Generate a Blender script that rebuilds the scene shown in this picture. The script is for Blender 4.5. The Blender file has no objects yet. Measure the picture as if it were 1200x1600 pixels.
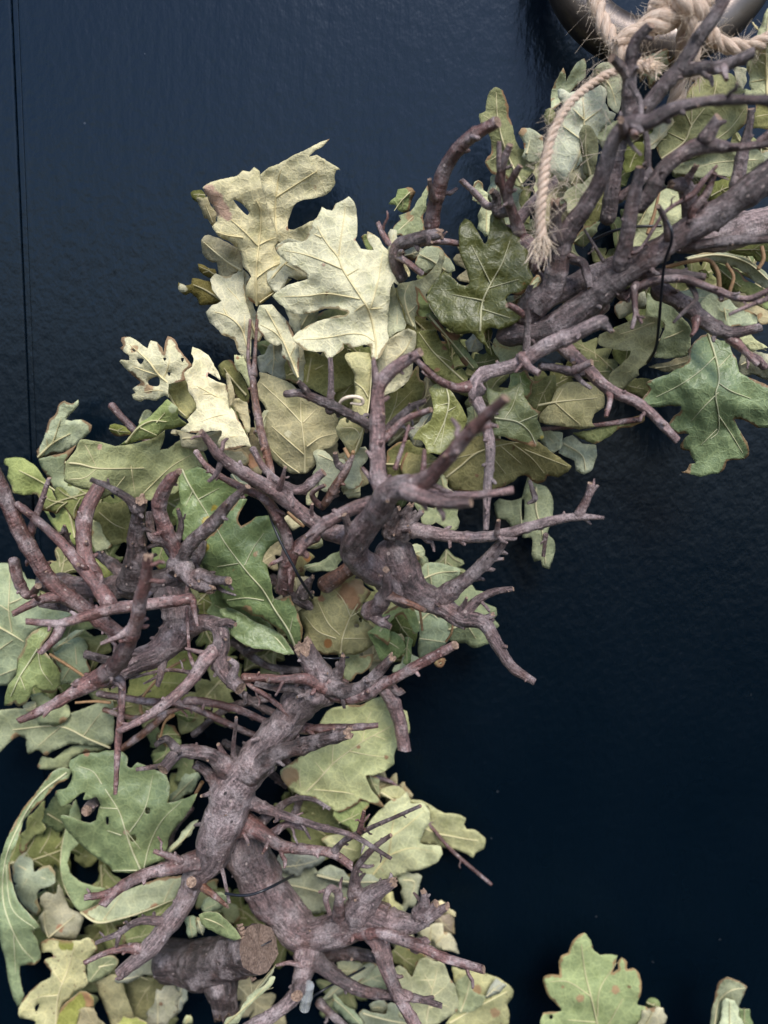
import bpy, math, random
import numpy as np
from mathutils import Vector, Matrix, noise
from mathutils.geometry import delaunay_2d_cdt

scene = bpy.context.scene
COL = scene.collection
rng = random.Random(11)

# ------------------------------------------------------------------ camera
F = 1160.0                       # focal length for a 1200 x 1600 frame
DIST = 0.42                      # metres from the door
PITCH = math.radians(13.0)
C0 = np.array((0.0, -DIST, 0.0))
_f = np.array((0.0, math.cos(PITCH), -math.sin(PITCH)))
_r0 = np.array((1.0, 0.0, 0.0))
_u0 = np.array((0.0, math.sin(PITCH), math.cos(PITCH)))

def _axes(roll):
    return (math.cos(roll) * _r0 + math.sin(roll) * _u0, -math.sin(roll) * _r0 + math.cos(roll) * _u0)

def _ray(px, py, ax):
    v = ax[0] * (px - 600.0) / F + ax[1] * (800.0 - py) / F + _f
    return C0 + v * ((0.0 - C0[1]) / v[1])

# the roll that makes the groove of the door stand upright
_lo, _hi = -0.2, 0.2
_g = lambda r: _ray(22, 0, _axes(r))[0] - _ray(50, 660, _axes(r))[0]
for _ in range(60):
    _m = 0.5 * (_lo + _hi)
    if _g(_lo) * _g(_m) <= 0: _hi = _m
    else: _lo = _m
ROLL = 0.5 * (_lo + _hi)
RIGHT, UP = _axes(ROLL)

cam_data = bpy.data.cameras.new("camera")
cam = bpy.data.objects.new("camera", cam_data)
COL.objects.link(cam)
cam.matrix_world = Matrix(((RIGHT[0], UP[0], -_f[0], C0[0]), (RIGHT[1], UP[1], -_f[1], C0[1]),
                           (RIGHT[2], UP[2], -_f[2], C0[2]), (0, 0, 0, 1)))
cam_data.sensor_fit = 'VERTICAL'
cam_data.sensor_height = 24.0
cam_data.lens = 24.0 * F / 1600.0
cam_data.clip_start = 0.01
cam_data.clip_end = 200.0
cam_data.dof.use_dof = True
cam_data.dof.focus_distance = 0.365
cam_data.dof.aperture_fstop = 3.4
scene.camera = cam

# ------------------------------------------------------------------ daylight
SUN_EL, SUN_AZ = math.radians(51), math.radians(9)     # azimuth from the outward normal of the door
world = bpy.data.worlds.new("World")
scene.world = world
world.use_nodes = True
_nt = world.node_tree
_bg = _nt.nodes["Background"]
_sky = _nt.nodes.new("ShaderNodeTexSky")
_sky.sky_type = 'NISHITA'
_sky.sun_disc = False
_sky.sun_elevation = SUN_EL
_sky.sun_rotation = math.pi - SUN_AZ
_sky.air_density = 1.0
_sky.dust_density = 1.0
_sky.ozone_density = 2.0
_nt.links.new(_sky.outputs[0], _bg.inputs[0])
_bg.inputs[1].default_value = 0.08
sun_data = bpy.data.lights.new("sun", 'SUN')
sun_data.energy = 1.5
sun_data.angle = math.radians(22)
sun_data.color = (1.0, 0.96, 0.91)
sun = bpy.data.objects.new("sun", sun_data)
COL.objects.link(sun)
_sd = Vector((math.sin(SUN_AZ) * math.cos(SUN_EL), -math.cos(SUN_AZ) * math.cos(SUN_EL), math.sin(SUN_EL)))
sun.rotation_euler = _sd.to_track_quat('Z', 'Y').to_euler()
sun.location = _sd * 3
scene.view_settings.view_transform = 'Standard'
scene.view_settings.look = 'None'
scene.view_settings.exposure = 1.3
scene.view_settings.gamma = 1.0

# ------------------------------------------------------------------ helpers
def P(px, py, d):
    """point of the place d centimetres off the door, met by the photograph's line of sight through (px, py)"""
    v = RIGHT * (px - 600.0) / F + UP * (800.0 - py) / F + _f
    return C0 + v * ((-d * 0.01 - C0[1]) / v[1])

def PV(px, py, d):
    px = np.asarray(px, float); py = np.asarray(py, float); d = np.asarray(d, float)
    v = RIGHT[None] * ((px - 600.0) / F)[:, None] + UP[None] * ((800.0 - py) / F)[:, None] + _f[None]
    return C0[None] + v * (((-d * 0.01 - C0[1]) / v[:, 1]))[:, None]

def pxsize(d):
    return (DIST - d * 0.01) / F

ROOT0 = P(600, 800, 0)

def link(name, verts, faces, mats, parent=None, origin=ROOT0, smooth=True, mi=None):
    me = bpy.data.meshes.new(name)
    vv = [tuple(np.asarray(v) - origin) for v in verts]
    me.from_pydata(vv, [], faces)
    for m in (mats if isinstance(mats, (list, tuple)) else [mats]):
        me.materials.append(m)
    if mi is not None:
        me.polygons.foreach_set('material_index', mi)
    if smooth:
        me.polygons.foreach_set('use_smooth', [True] * len(me.polygons))
    me.update()
    o = bpy.data.objects.new(name, me)
    COL.objects.link(o)
    if parent is not None:
        o.parent = parent
    else:
        o.location = origin
    return o

def thing(name, label, cat, origin):
    o = bpy.data.objects.new(name, None)
    o.empty_display_size = 0.02
    COL.objects.link(o)
    o.location = origin
    o['label'] = label
    o['category'] = cat
    return o

def catmull(pts, step, closed=False):
    """resampled smooth curve through pts (n x k); step in the units of the first two (or three) columns"""
    p = np.asarray(pts, float)
    n = len(p)
    if n == 2 and not closed:
        L = np.linalg.norm(p[1, :2] - p[0, :2])
        m = max(2, int(L / step))
        t = np.linspace(0, 1, m + 1)[:, None]
        return p[0] * (1 - t) + p[1] * t
    out = []
    rngi = range(n if closed else n - 1)
    for i in rngi:
        if closed:
            a, b, c, d = p[i - 1], p[i], p[(i + 1) % n], p[(i + 2) % n]
        else:
            b, c = p[i], p[i + 1]
            a = p[i - 1] if i > 0 else 2 * b - c
            d = p[i + 2] if i + 2 < n else 2 * c - b
        L = np.linalg.norm(c[:2] - b[:2])
        m = max(1, int(round(L / step)))
        # centripetal parametrisation keeps sharp notches from looping
        t0 = 0.0
        t1 = t0 + max(1e-3, np.linalg.norm(b[:2] - a[:2])) ** 0.5
        t2 = t1 + max(1e-3, np.linalg.norm(c[:2] - b[:2])) ** 0.5
        t3 = t2 + max(1e-3, np.linalg.norm(d[:2] - c[:2])) ** 0.5
        for k in range(m):
            t = t1 + (t2 - t1) * k / m
            A1 = (t1 - t) / (t1 - t0) * a + (t - t0) / (t1 - t0) * b
            A2 = (t2 - t) / (t2 - t1) * b + (t - t1) / (t2 - t1) * c
            A3 = (t3 - t) / (t3 - t2) * c + (t - t2) / (t3 - t2) * d
            B1 = (t2 - t) / (t2 - t0) * A1 + (t - t0) / (t2 - t0) * A2
            B2 = (t3 - t) / (t3 - t1) * A2 + (t - t1) / (t3 - t1) * A3
            out.append((t2 - t) / (t2 - t1) * B1 + (t - t1) / (t2 - t1) * B2)
    if not closed:
        out.append(p[-1])
    return np.array(out)

# ------------------------------------------------------------------ materials
def mat(name):
    m = bpy.data.materials.new(name)
    m.use_nodes = True
    nt = m.node_tree
    return m, nt, nt.nodes["Principled BSDF"], nt.nodes["Material Output"]

def node(nt, kind, **kw):
    n = nt.nodes.new(kind)
    for k, v in kw.items():
        if k in ('ins',):
            for kk, vv in v.items():
                n.inputs[kk].default_value = vv
        else:
            setattr(n, k, v)
    return n

def ramp(nt, src, stops):
    n = nt.nodes.new("ShaderNodeValToRGB")
    el = n.color_ramp.elements
    while len(el) < len(stops):
        el.new(0.5)
    for e, (p, c) in zip(el, stops):
        e.position = p
        e.color = c if len(c) == 4 else (*c, 1)
    nt.links.new(src, n.inputs[0])
    return n

def mixc(nt, fac, a, b, mode='MIX'):
    n = nt.nodes.new("ShaderNodeMix")
    n.data_type = 'RGBA'
    n.blend_type = mode
    for v, i in ((fac, 0), (a, 6), (b, 7)):
        if hasattr(v, 'is_linked') or hasattr(v, 'links'):
            nt.links.new(v, n.inputs[i])
        else:
            n.inputs[i].default_value = v if i == 0 or len(v) == 4 else (*v, 1)
    return n.outputs[2]

def mth(nt, op, a, b=None, clamp=False):
    n = nt.nodes.new("ShaderNodeMath")
    n.operation = op
    n.use_clamp = clamp
    for i, v in enumerate((a, b)):
        if v is None: continue
        if hasattr(v, 'links'): nt.links.new(v, n.inputs[i])
        else: n.inputs[i].default_value = v
    return n.outputs[0]

def mapping(nt, src, scale):
    n = nt.nodes.new("ShaderNodeMapping")
    n.inputs['Scale'].default_value = scale
    nt.links.new(src, n.inputs['Vector'])
    return n.outputs[0]

def tex_noise(nt, vec, scale, detail=4, rough=0.55):
    n = nt.nodes.new("ShaderNodeTexNoise")
    n.inputs['Scale'].default_value = scale
    n.inputs['Detail'].default_value = detail
    n.inputs['Roughness'].default_value = rough
    nt.links.new(vec, n.inputs['Vector'])
    return n.outputs[0]

def tex_vor(nt, vec, scale, feature='F1'):
    n = nt.nodes.new("ShaderNodeTexVoronoi")
    n.feature = feature
    n.inputs['Scale'].default_value = scale
    nt.links.new(vec, n.inputs['Vector'])
    return n

def bump(nt, h, strength, dist, prev=None):
    n = nt.nodes.new("ShaderNodeBump")
    n.inputs['Strength'].default_value = strength
    n.inputs['Distance'].default_value = dist
    nt.links.new(h, n.inputs['Height'])
    if prev is not None: nt.links.new(prev, n.inputs['Normal'])
    return n.outputs[0]

# ---- door paint: dark navy gloss over brush marks
def make_paint():
    m, nt, b, out = mat("navy_gloss_paint")
    tc = nt.nodes.new("ShaderNodeTexCoord").outputs['Object']
    brush = tex_noise(nt, mapping(nt, tc, (150, 150, 22)), 1.0, 3)
    peel = tex_noise(nt, mapping(nt, tc, (210, 210, 150)), 1.0, 2)
    slow = tex_noise(nt, mapping(nt, tc, (11, 11, 7)), 1.0, 3)
    n1 = bump(nt, brush, 0.26, 0.0012)
    n2 = bump(nt, peel, 0.5, 0.0009, n1)
    n3 = bump(nt, slow, 0.4, 0.004, n2)
    nt.links.new(n3, b.inputs['Normal'])
    # dust motes and paint nibs
    v = tex_vor(nt, tc, 95.0)
    near = mth(nt, 'LESS_THAN', v.outputs['Distance'], 0.055)
    rare = mth(nt, 'GREATER_THAN', nt.nodes.new("ShaderNodeSeparateColor").outputs[0], 0.86)
    sep = rare.node.inputs[0].links[0].from_node
    nt.links.new(v.outputs['Color'], sep.inputs[0])
    dust = mth(nt, 'MULTIPLY', mth(nt, 'MULTIPLY', near, rare), mth(nt, 'GREATER_THAN', tex_noise(nt, tc, 13, 2), 0.5))
    base = mixc(nt, slow, (0.0007, 0.0040, 0.0082), (0.0014, 0.0052, 0.0105))
    colr = mixc(nt, mth(nt, 'MULTIPLY', dust, 0.16), base, (0.25, 0.27, 0.3))
    nt.links.new(colr, b.inputs['Base Color'])
    rr = mth(nt, 'ADD', mth(nt, 'MULTIPLY', slow, 0.14), 0.215)
    nt.links.new(rr, b.inputs['Roughness'])
    b.inputs['IOR'].default_value = 1.46
    b.inputs['Specular Tint'].default_value = (0.62, 0.76, 1.0, 1)
    return m
M_PAINT = make_paint()

def make_metal():
    m, nt, b, out = mat("aged_bronze")
    tc = nt.nodes.new("ShaderNodeTexCoord").outputs['Object']
    n = tex_noise(nt, tc, 55, 5)
    nt.links.new(ramp(nt, n, [(0.3, (0.11, 0.09, 0.08)), (0.7, (0.21, 0.18, 0.165))]).outputs[0], b.inputs['Base Color'])
    b.inputs['Metallic'].default_value = 0.85
    r = mth(nt, 'ADD', mth(nt, 'MULTIPLY', n, 0.2), 0.27)
    nt.links.new(r, b.inputs['Roughness'])
    nt.links.new(bump(nt, tex_noise(nt, tc, 900, 3), 0.15, 0.0004), b.inputs['Normal'])
    return m
M_METAL = make_metal()

# ---- bark: object colour tints it, UV = (round the twig, along the twig) in metres
def make_bark():
    m, nt, b, out = mat("oak_bark")
    oi = nt.nodes.new("ShaderNodeObjectInfo")
    tc = nt.nodes.new("ShaderNodeTexCoord")
    uv, ob = tc.outputs['UV'], tc.outputs['Object']
    fibre = tex_noise(nt, mapping(nt, uv, (620, 105, 1)), 1.0, 6, 0.72)
    ring = tex_noise(nt, mapping(nt, uv, (90, 620, 1)), 1.0, 4, 0.6)
    grain = tex_noise(nt, ob, 850, 5, 0.75)
    patch = tex_noise(nt, ob, 95, 4, 0.6)
    wide = tex_noise(nt, ob, 30, 3)
    tone = ramp(nt, fibre, [(0.33, (0.16, 0.14, 0.14)), (0.47, (0.82, 0.80, 0.80)), (0.64, (1.95, 1.88, 1.86))]).outputs[0]
    c = mixc(nt, mth(nt, 'ADD', mth(nt, 'MULTIPLY', oi.outputs['Alpha'], 0.6), 0.4), oi.outputs['Color'], tone, 'MULTIPLY')
    bloom_highlight = ramp(nt, patch, [(0.47, (0, 0, 0)), (0.66, (1, 1, 1))]).outputs[0]
    c = mixc(nt, mth(nt, 'MULTIPLY', bloom_highlight, 0.6), c, (0.55, 0.46, 0.46))  # pale bark bloom, its colour raised to imitate highlights on lit bark
    redp = ramp(nt, tex_noise(nt, ob, 62, 4, 0.65), [(0.52, (0, 0, 0)), (0.68, (1, 1, 1))]).outputs[0]
    c = mixc(nt, mth(nt, 'MULTIPLY', redp, 0.38), c, (0.20, 0.085, 0.06))
    dark = ramp(nt, wide, [(0.34, (1, 1, 1)), (0.50, (0, 0, 0))]).outputs[0]
    c = mixc(nt, mth(nt, 'MULTIPLY', dark, 0.55), c, (0.030, 0.022, 0.022))
    g = ramp(nt, grain, [(0.36, (0.3, 0.3, 0.3)), (0.6, (1.4, 1.4, 1.4))]).outputs[0]
    c = mixc(nt, 0.75, c, g, 'MULTIPLY')
    vo = tex_vor(nt, mapping(nt, uv, (330, 210, 1)), 1.0)
    dot = mth(nt, 'LESS_THAN', vo.outputs['Distance'], 0.17)
    sp = nt.nodes.new("ShaderNodeSeparateColor")
    nt.links.new(vo.outputs['Color'], sp.inputs[0])
    pale = mth(nt, 'MULTIPLY', dot, mth(nt, 'GREATER_THAN', sp.outputs[0], 0.5))
    black = mth(nt, 'MULTIPLY', dot, mth(nt, 'LESS_THAN', sp.outputs[0], 0.22))
    c = mixc(nt, mth(nt, 'MULTIPLY', pale, 0.7), c, (0.46, 0.36, 0.33))
    c = mixc(nt, mth(nt, 'MULTIPLY', black, 0.8), c, (0.014, 0.011, 0.011))
    nt.links.new(c, b.inputs['Base Color'])
    b.inputs['Roughness'].default_value = 0.5
    b.inputs['Specular IOR Level'].default_value = 0.75
    h = mth(nt, 'ADD', fibre, mth(nt, 'MULTIPLY', grain, 0.8))
    h = mth(nt, 'ADD', h, mth(nt, 'MULTIPLY', dot, 0.5))
    ridge = tex_noise(nt, mapping(nt, uv, (260, 34, 1)), 1.0, 4, 0.6)
    h = mth(nt, 'ADD', h, mth(nt, 'MULTIPLY', mth(nt, 'MULTIPLY', ridge, oi.outputs['Alpha']), 1.6))
    n1 = bump(nt, h, 1.0, 0.0013)
    nt.links.new(mth(nt, 'ADD', mth(nt, 'MULTIPLY', oi.outputs['Alpha'], 0.7), 0.3), n1.node.inputs['Strength'])
    nt.links.new(mth(nt, 'ADD', mth(nt, 'MULTIPLY', oi.outputs['Alpha'], 0.16), 0.34), b.inputs['Roughness'])
    n2 = bump(nt, ring, 0.6, 0.0010, n1)
    n3 = bump(nt, patch, 0.5, 0.002, n2)
    nt.links.new(n3, b.inputs['Normal'])
    return m
M_BARK = make_bark()

def make_cut():
    m, nt, b, out = mat("cut_wood")
    ob = nt.nodes.new("ShaderNodeTexCoord").outputs['Object']
    n = tex_noise(nt, ob, 700, 5, 0.7)
    nt.links.new(ramp(nt, n, [(0.3, (0.07, 0.045, 0.035)), (0.55, (0.30, 0.20, 0.145)), (0.75, (0.52, 0.39, 0.29))]).outputs[0], b.inputs['Base Color'])
    b.inputs['Roughness'].default_value = 0.8
    nt.links.new(bump(nt, n, 0.9, 0.001), b.inputs['Normal'])
    return m
M_CUT = make_cut()

def make_sawn():
    m, nt, b, out = mat("weathered_sawn_wood")
    ob = nt.nodes.new("ShaderNodeTexCoord").outputs['Object']
    n = tex_noise(nt, mapping(nt, ob, (1.6, 1.0, 0.35)), 900, 5, 0.7)
    w = tex_noise(nt, ob, 160, 4, 0.6)
    c = ramp(nt, n, [(0.3, (0.045, 0.028, 0.022)), (0.52, (0.19, 0.13, 0.10)), (0.75, (0.36, 0.26, 0.20))]).outputs[0]
    c = mixc(nt, ramp(nt, w, [(0.5, (0, 0, 0)), (0.7, (0.6, 0.6, 0.6))]).outputs[0], c, (0.09, 0.05, 0.035))
    nt.links.new(c, b.inputs['Base Color'])
    b.inputs['Roughness'].default_value = 0.85
    nt.links.new(bump(nt, n, 0.9, 0.0012), b.inputs['Normal'])
    return m
M_SAWN = make_sawn()

# ---- leaf: object colour is the blade, 'stain' holds rust, bleach and tan marks, UV is the blade in centimetres
def make_leaf(name, rough, spec, spots, hair):
    m, nt, b, out = mat(name)
    oi = nt.nodes.new("ShaderNodeObjectInfo")
    uv = nt.nodes.new("ShaderNodeTexCoord").outputs['UV']
    st = node(nt, "ShaderNodeAttribute", attribute_name='stain')
    vd = node(nt, "ShaderNodeAttribute", attribute_name='vein')
    warp = nt.nodes.new("ShaderNodeVectorMath"); warp.operation = 'ADD'
    nz = nt.nodes.new("ShaderNodeTexNoise"); nz.inputs['Scale'].default_value = 2.2
    nt.links.new(uv, nz.inputs['Vector'])
    sc = nt.nodes.new("ShaderNodeVectorMath"); sc.operation = 'SCALE'; sc.inputs['Scale'].default_value = 0.25
    nt.links.new(nz.outputs['Color'], sc.inputs[0])
    nt.links.new(uv, warp.inputs[0]); nt.links.new(sc.outputs[0], warp.inputs[1])
    wv = warp.outputs[0]
    cell = tex_vor(nt, wv, 1.7, 'DISTANCE_TO_EDGE').outputs['Distance']
    cell2 = tex_vor(nt, wv, 5.2, 'DISTANCE_TO_EDGE').outputs['Distance']
    v1 = ramp(nt, cell, [(0.0, (1, 1, 1)), (0.085, (0, 0, 0))]).outputs[0]
    v2 = ramp(nt, cell2, [(0.0, (1, 1, 1)), (0.16, (0, 0, 0))]).outputs[0]
    mott = tex_noise(nt, uv, 0.9, 4, 0.6)
    fine = tex_noise(nt, uv, 26, 4, 0.7)
    c = mixc(nt, 1.0, oi.outputs['Color'], ramp(nt, mott, [(0.3, (0.76, 0.78, 0.70)), (0.5, (1, 1, 1)), (0.72, (1.2, 1.17, 1.14))]).outputs[0], 'MULTIPLY')
    c = mixc(nt, 0.6, c, ramp(nt, fine, [(0.3, (0.8, 0.8, 0.8)), (0.7, (1.18, 1.18, 1.18))]).outputs[0], 'MULTIPLY')
    lighter = mixc(nt, 0.10, mixc(nt, 1.0, c, (1.45, 1.42, 1.35), 'MULTIPLY'), (0.62, 0.56, 0.30))
    c = mixc(nt, mth(nt, 'MULTIPLY', v1, 0.60), c, lighter)
    c = mixc(nt, mth(nt, 'MULTIPLY', v2, 0.42), c, lighter)
    # paler blade along the veins
    nearv = ramp(nt, vd.outputs['Fac'], [(0.0, (1, 1, 1)), (0.22, (0, 0, 0))]).outputs[0]
    c = mixc(nt, mth(nt, 'MULTIPLY', nearv, 0.30), c, lighter)
    if spots:
        vs = tex_vor(nt, wv, 5.0)
        nt_s = nt.nodes.new("ShaderNodeSeparateColor"); nt.links.new(vs.outputs['Color'], nt_s.inputs[0])
        rad = mth(nt, 'MULTIPLY', nt_s.outputs[0], 0.26)
        sp = mth(nt, 'LESS_THAN', vs.outputs['Distance'], rad)
        sp = mth(nt, 'MULTIPLY', sp, mth(nt, 'GREATER_THAN', nt_s.outputs[1], 0.35))
        c = mixc(nt, mth(nt, 'MULTIPLY', sp, 0.75), c, (0.14, 0.075, 0.045))
    edge = tex_noise(nt, uv, 3.5, 4, 0.65)
    a = mth(nt, 'ADD', st.outputs['Alpha'], mth(nt, 'MULTIPLY', mth(nt, 'SUBTRACT', edge, 0.5), 0.9))
    a = ramp(nt, a, [(0.38, (0, 0, 0)), (0.58, (1, 1, 1))]).outputs[0]
    c = mixc(nt, mth(nt, 'MULTIPLY', a, 0.85), c, st.outputs['Color'])
    # small blemishes everywhere
    bl = tex_noise(nt, uv, 1.7, 5, 0.7)
    c = mixc(nt, ramp(nt, bl, [(0.68, (0, 0, 0)), (0.76, (0.55, 0.55, 0.55))]).outputs[0], c, (0.26, 0.17, 0.085))
    nt.links.new(c, b.inputs['Base Color'])
    b.inputs['Roughness'].default_value = rough
    b.inputs['Specular IOR Level'].default_value = spec
    hh = mth(nt, 'ADD', mth(nt, 'MULTIPLY', v1, 0.7), mth(nt, 'MULTIPLY', v2, 0.35))
    n1 = bump(nt, hh, 0.30, 0.0006)
    n2 = bump(nt, fine, 0.35 if hair else 0.2, 0.0005, n1)
    n3 = bump(nt, tex_noise(nt, wv, 1.6, 4), 0.5, 0.0022, n2)
    nt.links.new(n3, b.inputs['Normal'])
    tr = nt.nodes.new("ShaderNodeBsdfTranslucent")
    nt.links.new(mixc(nt, 1.0, c, (0.95, 1.0, 0.45), 'MULTIPLY'), tr.inputs[0])
    ms = nt.nodes.new("ShaderNodeMixShader"); ms.inputs[0].default_value = 0.16
    nt.links.new(b.outputs[0], ms.inputs[1]); nt.links.new(tr.outputs[0], ms.inputs[2])
    nt.links.new(ms.outputs[0], out.inputs[0])
    return m
M_DRY = make_leaf("dry_leaf_underside", 0.72, 0.22, False, True)
M_SPOT = make_leaf("dry_spotted_leaf", 0.72, 0.22, True, True)
M_GLOSS = make_leaf("green_leaf_upper_side", 0.36, 0.6, False, False)

def plain(name, col, rough=0.6, spec=0.4, nscale=None, var=0.25):
    m, nt, b, out = mat(name)
    b.inputs['Roughness'].default_value = rough
    b.inputs['Specular IOR Level'].default_value = spec
    ob = nt.nodes.new("ShaderNodeTexCoord").outputs['Object']
    n = tex_noise(nt, ob, nscale or 300, 4)
    lo = tuple(x * (1 - var) for x in col); hi = tuple(min(1, x * (1 + var)) for x in col)
    nt.links.new(ramp(nt, n, [(0.3, lo), (0.7, hi)]).outputs[0], b.inputs['Base Color'])
    nt.links.new(bump(nt, n, 0.3, 0.0005), b.inputs['Normal'])
    return m
M_VEIN = plain("leaf_vein", (0.60, 0.49, 0.26), 0.6)
_oi = M_VEIN.node_tree.nodes.new("ShaderNodeObjectInfo")
M_VEIN.node_tree.links.new(_oi.outputs['Color'], M_VEIN.node_tree.nodes["Principled BSDF"].inputs['Base Color'])
M_VEINPALE = plain("leaf_vein_pale", (0.52, 0.50, 0.28), 0.6)
M_RIM = plain("leaf_rim", (0.42, 0.38, 0.22), 0.7)
M_WIRE = plain("black_wire", (0.012, 0.014, 0.02), 0.35, 0.5)
M_STALK = plain("tan_stalk", (0.34, 0.20, 0.10), 0.6, 0.4, 600)
M_RUST = plain("russet_shoot", (0.20, 0.095, 0.06), 0.6, 0.4, 700, 0.45)
def make_jute():
    m, nt, b, out = mat("jute")
    uv = nt.nodes.new("ShaderNodeTexCoord").outputs['UV']
    n = tex_noise(nt, mapping(nt, uv, (2600, 220, 1)), 1.0, 4, 0.7)
    nt.links.new(ramp(nt, n, [(0.28, (0.36, 0.24, 0.17)), (0.5, (0.66, 0.50, 0.39)), (0.72, (0.84, 0.71, 0.60))]).outputs[0], b.inputs['Base Color'])
    b.inputs['Roughness'].default_value = 0.75
    b.inputs['Specular IOR Level'].default_value = 0.25
    nt.links.new(bump(nt, n, 0.9, 0.0007), b.inputs['Normal'])
    return m
M_JUTE = make_jute()
M_FIBRE = plain("jute_fibre", (0.78, 0.64, 0.50), 0.6)
m_, nt_, b_, o_ = mat("clear_plastic")
b_.inputs['Base Color'].default_value = (0.85, 0.88, 0.9, 1)
b_.inputs['Transmission Weight'].default_value = 0.75
b_.inputs['Roughness'].default_value = 0.25
nt_.links.new(bump(nt_, tex_noise(nt_, nt_.nodes.new("ShaderNodeTexCoord").outputs['Object'], 500), 0.2, 0.0004), b_.inputs['Normal'])
M_PLASTIC = m_

# ------------------------------------------------------------------ shape builders
class Soup:
    def __init__(s): s.v = []; s.f = []; s.m = []; s.uv = []
    def add(s, verts, faces, mi, uvs):
        k = len(s.v)
        s.v.extend(verts)
        for f, u in zip(faces, uvs):
            s.f.append(tuple(i + k for i in f)); s.m.append(mi); s.uv.extend(u)
    def build(s, name, mats, parent=None, origin=ROOT0):
        o = link(name, s.v, s.f, mats, parent, origin, True, s.m)
        l = o.data.uv_layers.new(name="UVMap")
        l.data.foreach_set('uv', np.asarray(s.uv, np.float32).ravel())
        return o

def sweep(s, P3, R, nseg, rough=0.0, seed=0, tip='cut', mi=0, cap_mi=1, start_cap=False, vstart=0.0):
    """tube along world points P3 with radii R (metres), bark-like unevenness and a cut, ragged or rounded end"""
    P3 = np.asarray(P3); R = np.asarray(R); n = len(P3)
    T = np.gradient(P3, axis=0)
    T /= np.linalg.norm(T, axis=1)[:, None] + 1e-12
    ref = np.array((0.0, 1.0, 0.0))
    a = ref - T[0] * ref.dot(T[0])
    if np.linalg.norm(a) < 0.2: a = np.cross(T[0], (1.0, 0.0, 0.0))
    a /= np.linalg.norm(a)
    ang = np.arange(nseg) / nseg * 2 * math.pi
    ca, sa = np.cos(ang), np.sin(ang)
    verts = []; rows = []
    L = vstart; Ls = []
    off = seed * 7.31
    for i in range(n):
        if i:
            a = a - T[i] * a.dot(T[i]); a /= np.linalg.norm(a) + 1e-12
            L += np.linalg.norm(P3[i] - P3[i - 1])
        Ls.append(L)
        bb = np.cross(T[i], a)
        r = R[i]
        row = []
        for k in range(nseg):
            dirv = a * ca[k] + bb * sa[k]
            rr = r
            if rough > 0:
                q = P3[i] + dirv * r
                lo = noise.noise(Vector((q[0] * 70 + off, q[1] * 70, q[2] * 70)))
                hi = noise.noise(Vector((q[0] * 260, q[1] * 260 + off, q[2] * 260)))
                rid = noise.noise(Vector((ca[k] * 2.3 + off, sa[k] * 2.3, L * 55)))
                fi = noise.noise(Vector((ca[k] * r * 700 + off, sa[k] * r * 700, L * 170))) + 0.7 * noise.noise(Vector((q[0] * 900, q[1] * 900, q[2] * 900 + off)))
                rr = r * (1 + rough * (0.4 * lo + 0.5 * hi + 0.6 * rid)) + min(0.00028, r * 0.07) * fi * (rough > 0.13)
            row.append(len(verts)); verts.append(P3[i] + dirv * rr)
        rows.append(row)
    if tip == 'ragged':
        for k in range(nseg):
            j = rng.random()
            verts[rows[-1][k]] = verts[rows[-1][k]] + T[-1] * R[-1] * (1.5 * j * j + 0.1)
    elif tip == 'cut':
        sx, sy = rng.uniform(-.35, .35), rng.uniform(-.35, .35)
        for k in range(nseg):
            verts[rows[-1][k]] = verts[rows[-1][k]] + T[-1] * R[-1] * (sx * ca[k] + sy * sa[k] + rng.uniform(-.06, .06))
    faces = []; uvs = []
    circ = 2 * math.pi * float(np.mean(R))
    for i in range(n - 1):
        for k in range(nseg):
            k2 = (k + 1) % nseg
            faces.append((rows[i][k], rows[i][k2], rows[i + 1][k2], rows[i + 1][k]))
            u0, u1 = k / nseg * circ, (k + 1) / nseg * circ
            uvs.append(((u0, Ls[i]), (u1, Ls[i]), (u1, Ls[i + 1]), (u0, Ls[i + 1])))
    s.add(verts, faces, mi, uvs)
    base = len(s.v) - len(verts)
    def cap(row, t, flip, m, depth):
        c = np.mean([verts[j] for j in row], axis=0)
        rad = np.mean([np.linalg.norm(verts[j] - c) for j in row])
        inner = [c + (verts[j] - c) * 0.55 + t * rad * (depth + rng.uniform(-.16, .16)) for j in row]
        # the cap gets its own rim vertices so that the cut edge stays crisp
        rim = [verts[j] for j in row]
        vs = rim + inner + [c + t * rad * depth]
        fs = []; us = []
        for k in range(nseg):
            k2 = (k + 1) % nseg
            f1 = (k, k2, nseg + k2, nseg + k); f2 = (nseg + k, nseg + k2, 2 * nseg)
            if flip: f1 = f1[::-1]; f2 = f2[::-1]
            fs += [f1, f2]; us += [((0, 0),) * 4, ((0, 0),) * 3]
        s.add(vs, fs, m, us)
    if tip in ('cut', 'ragged'):
        cap(rows[-1], T[-1], False, cap_mi, -0.12 if tip == 'cut' else 0.35)
    elif tip == 'round':
        cap(rows[-1], T[-1], False, mi, 0.6)
    elif tip == 'sawn':
        cap(rows[-1], T[-1], False, cap_mi, 0.0)
    if start_cap:
        cap(rows[0], -T[0], True, cap_mi, 0.1)

TINT = {'grey': (0.150, 0.104, 0.103, 1), 'pink': (0.200, 0.126, 0.121, .6), 'red': (0.155, 0.078, 0.071, .4),
        'dark': (0.072, 0.050, 0.048, 1), 'pale': (0.235, 0.178, 0.178, .9), 'mauve': (0.100, 0.070, 0.070, .85), 'rust': (0.17, 0.08, 0.05, .4)}

wreath = thing("wreath", "large wreath of lopped oak branches and dried lobed leaves hung on a dark door", "wreath", ROOT0)
_bseed = [0]
SLIM = [1.0]
CENTRE = {}

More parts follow.
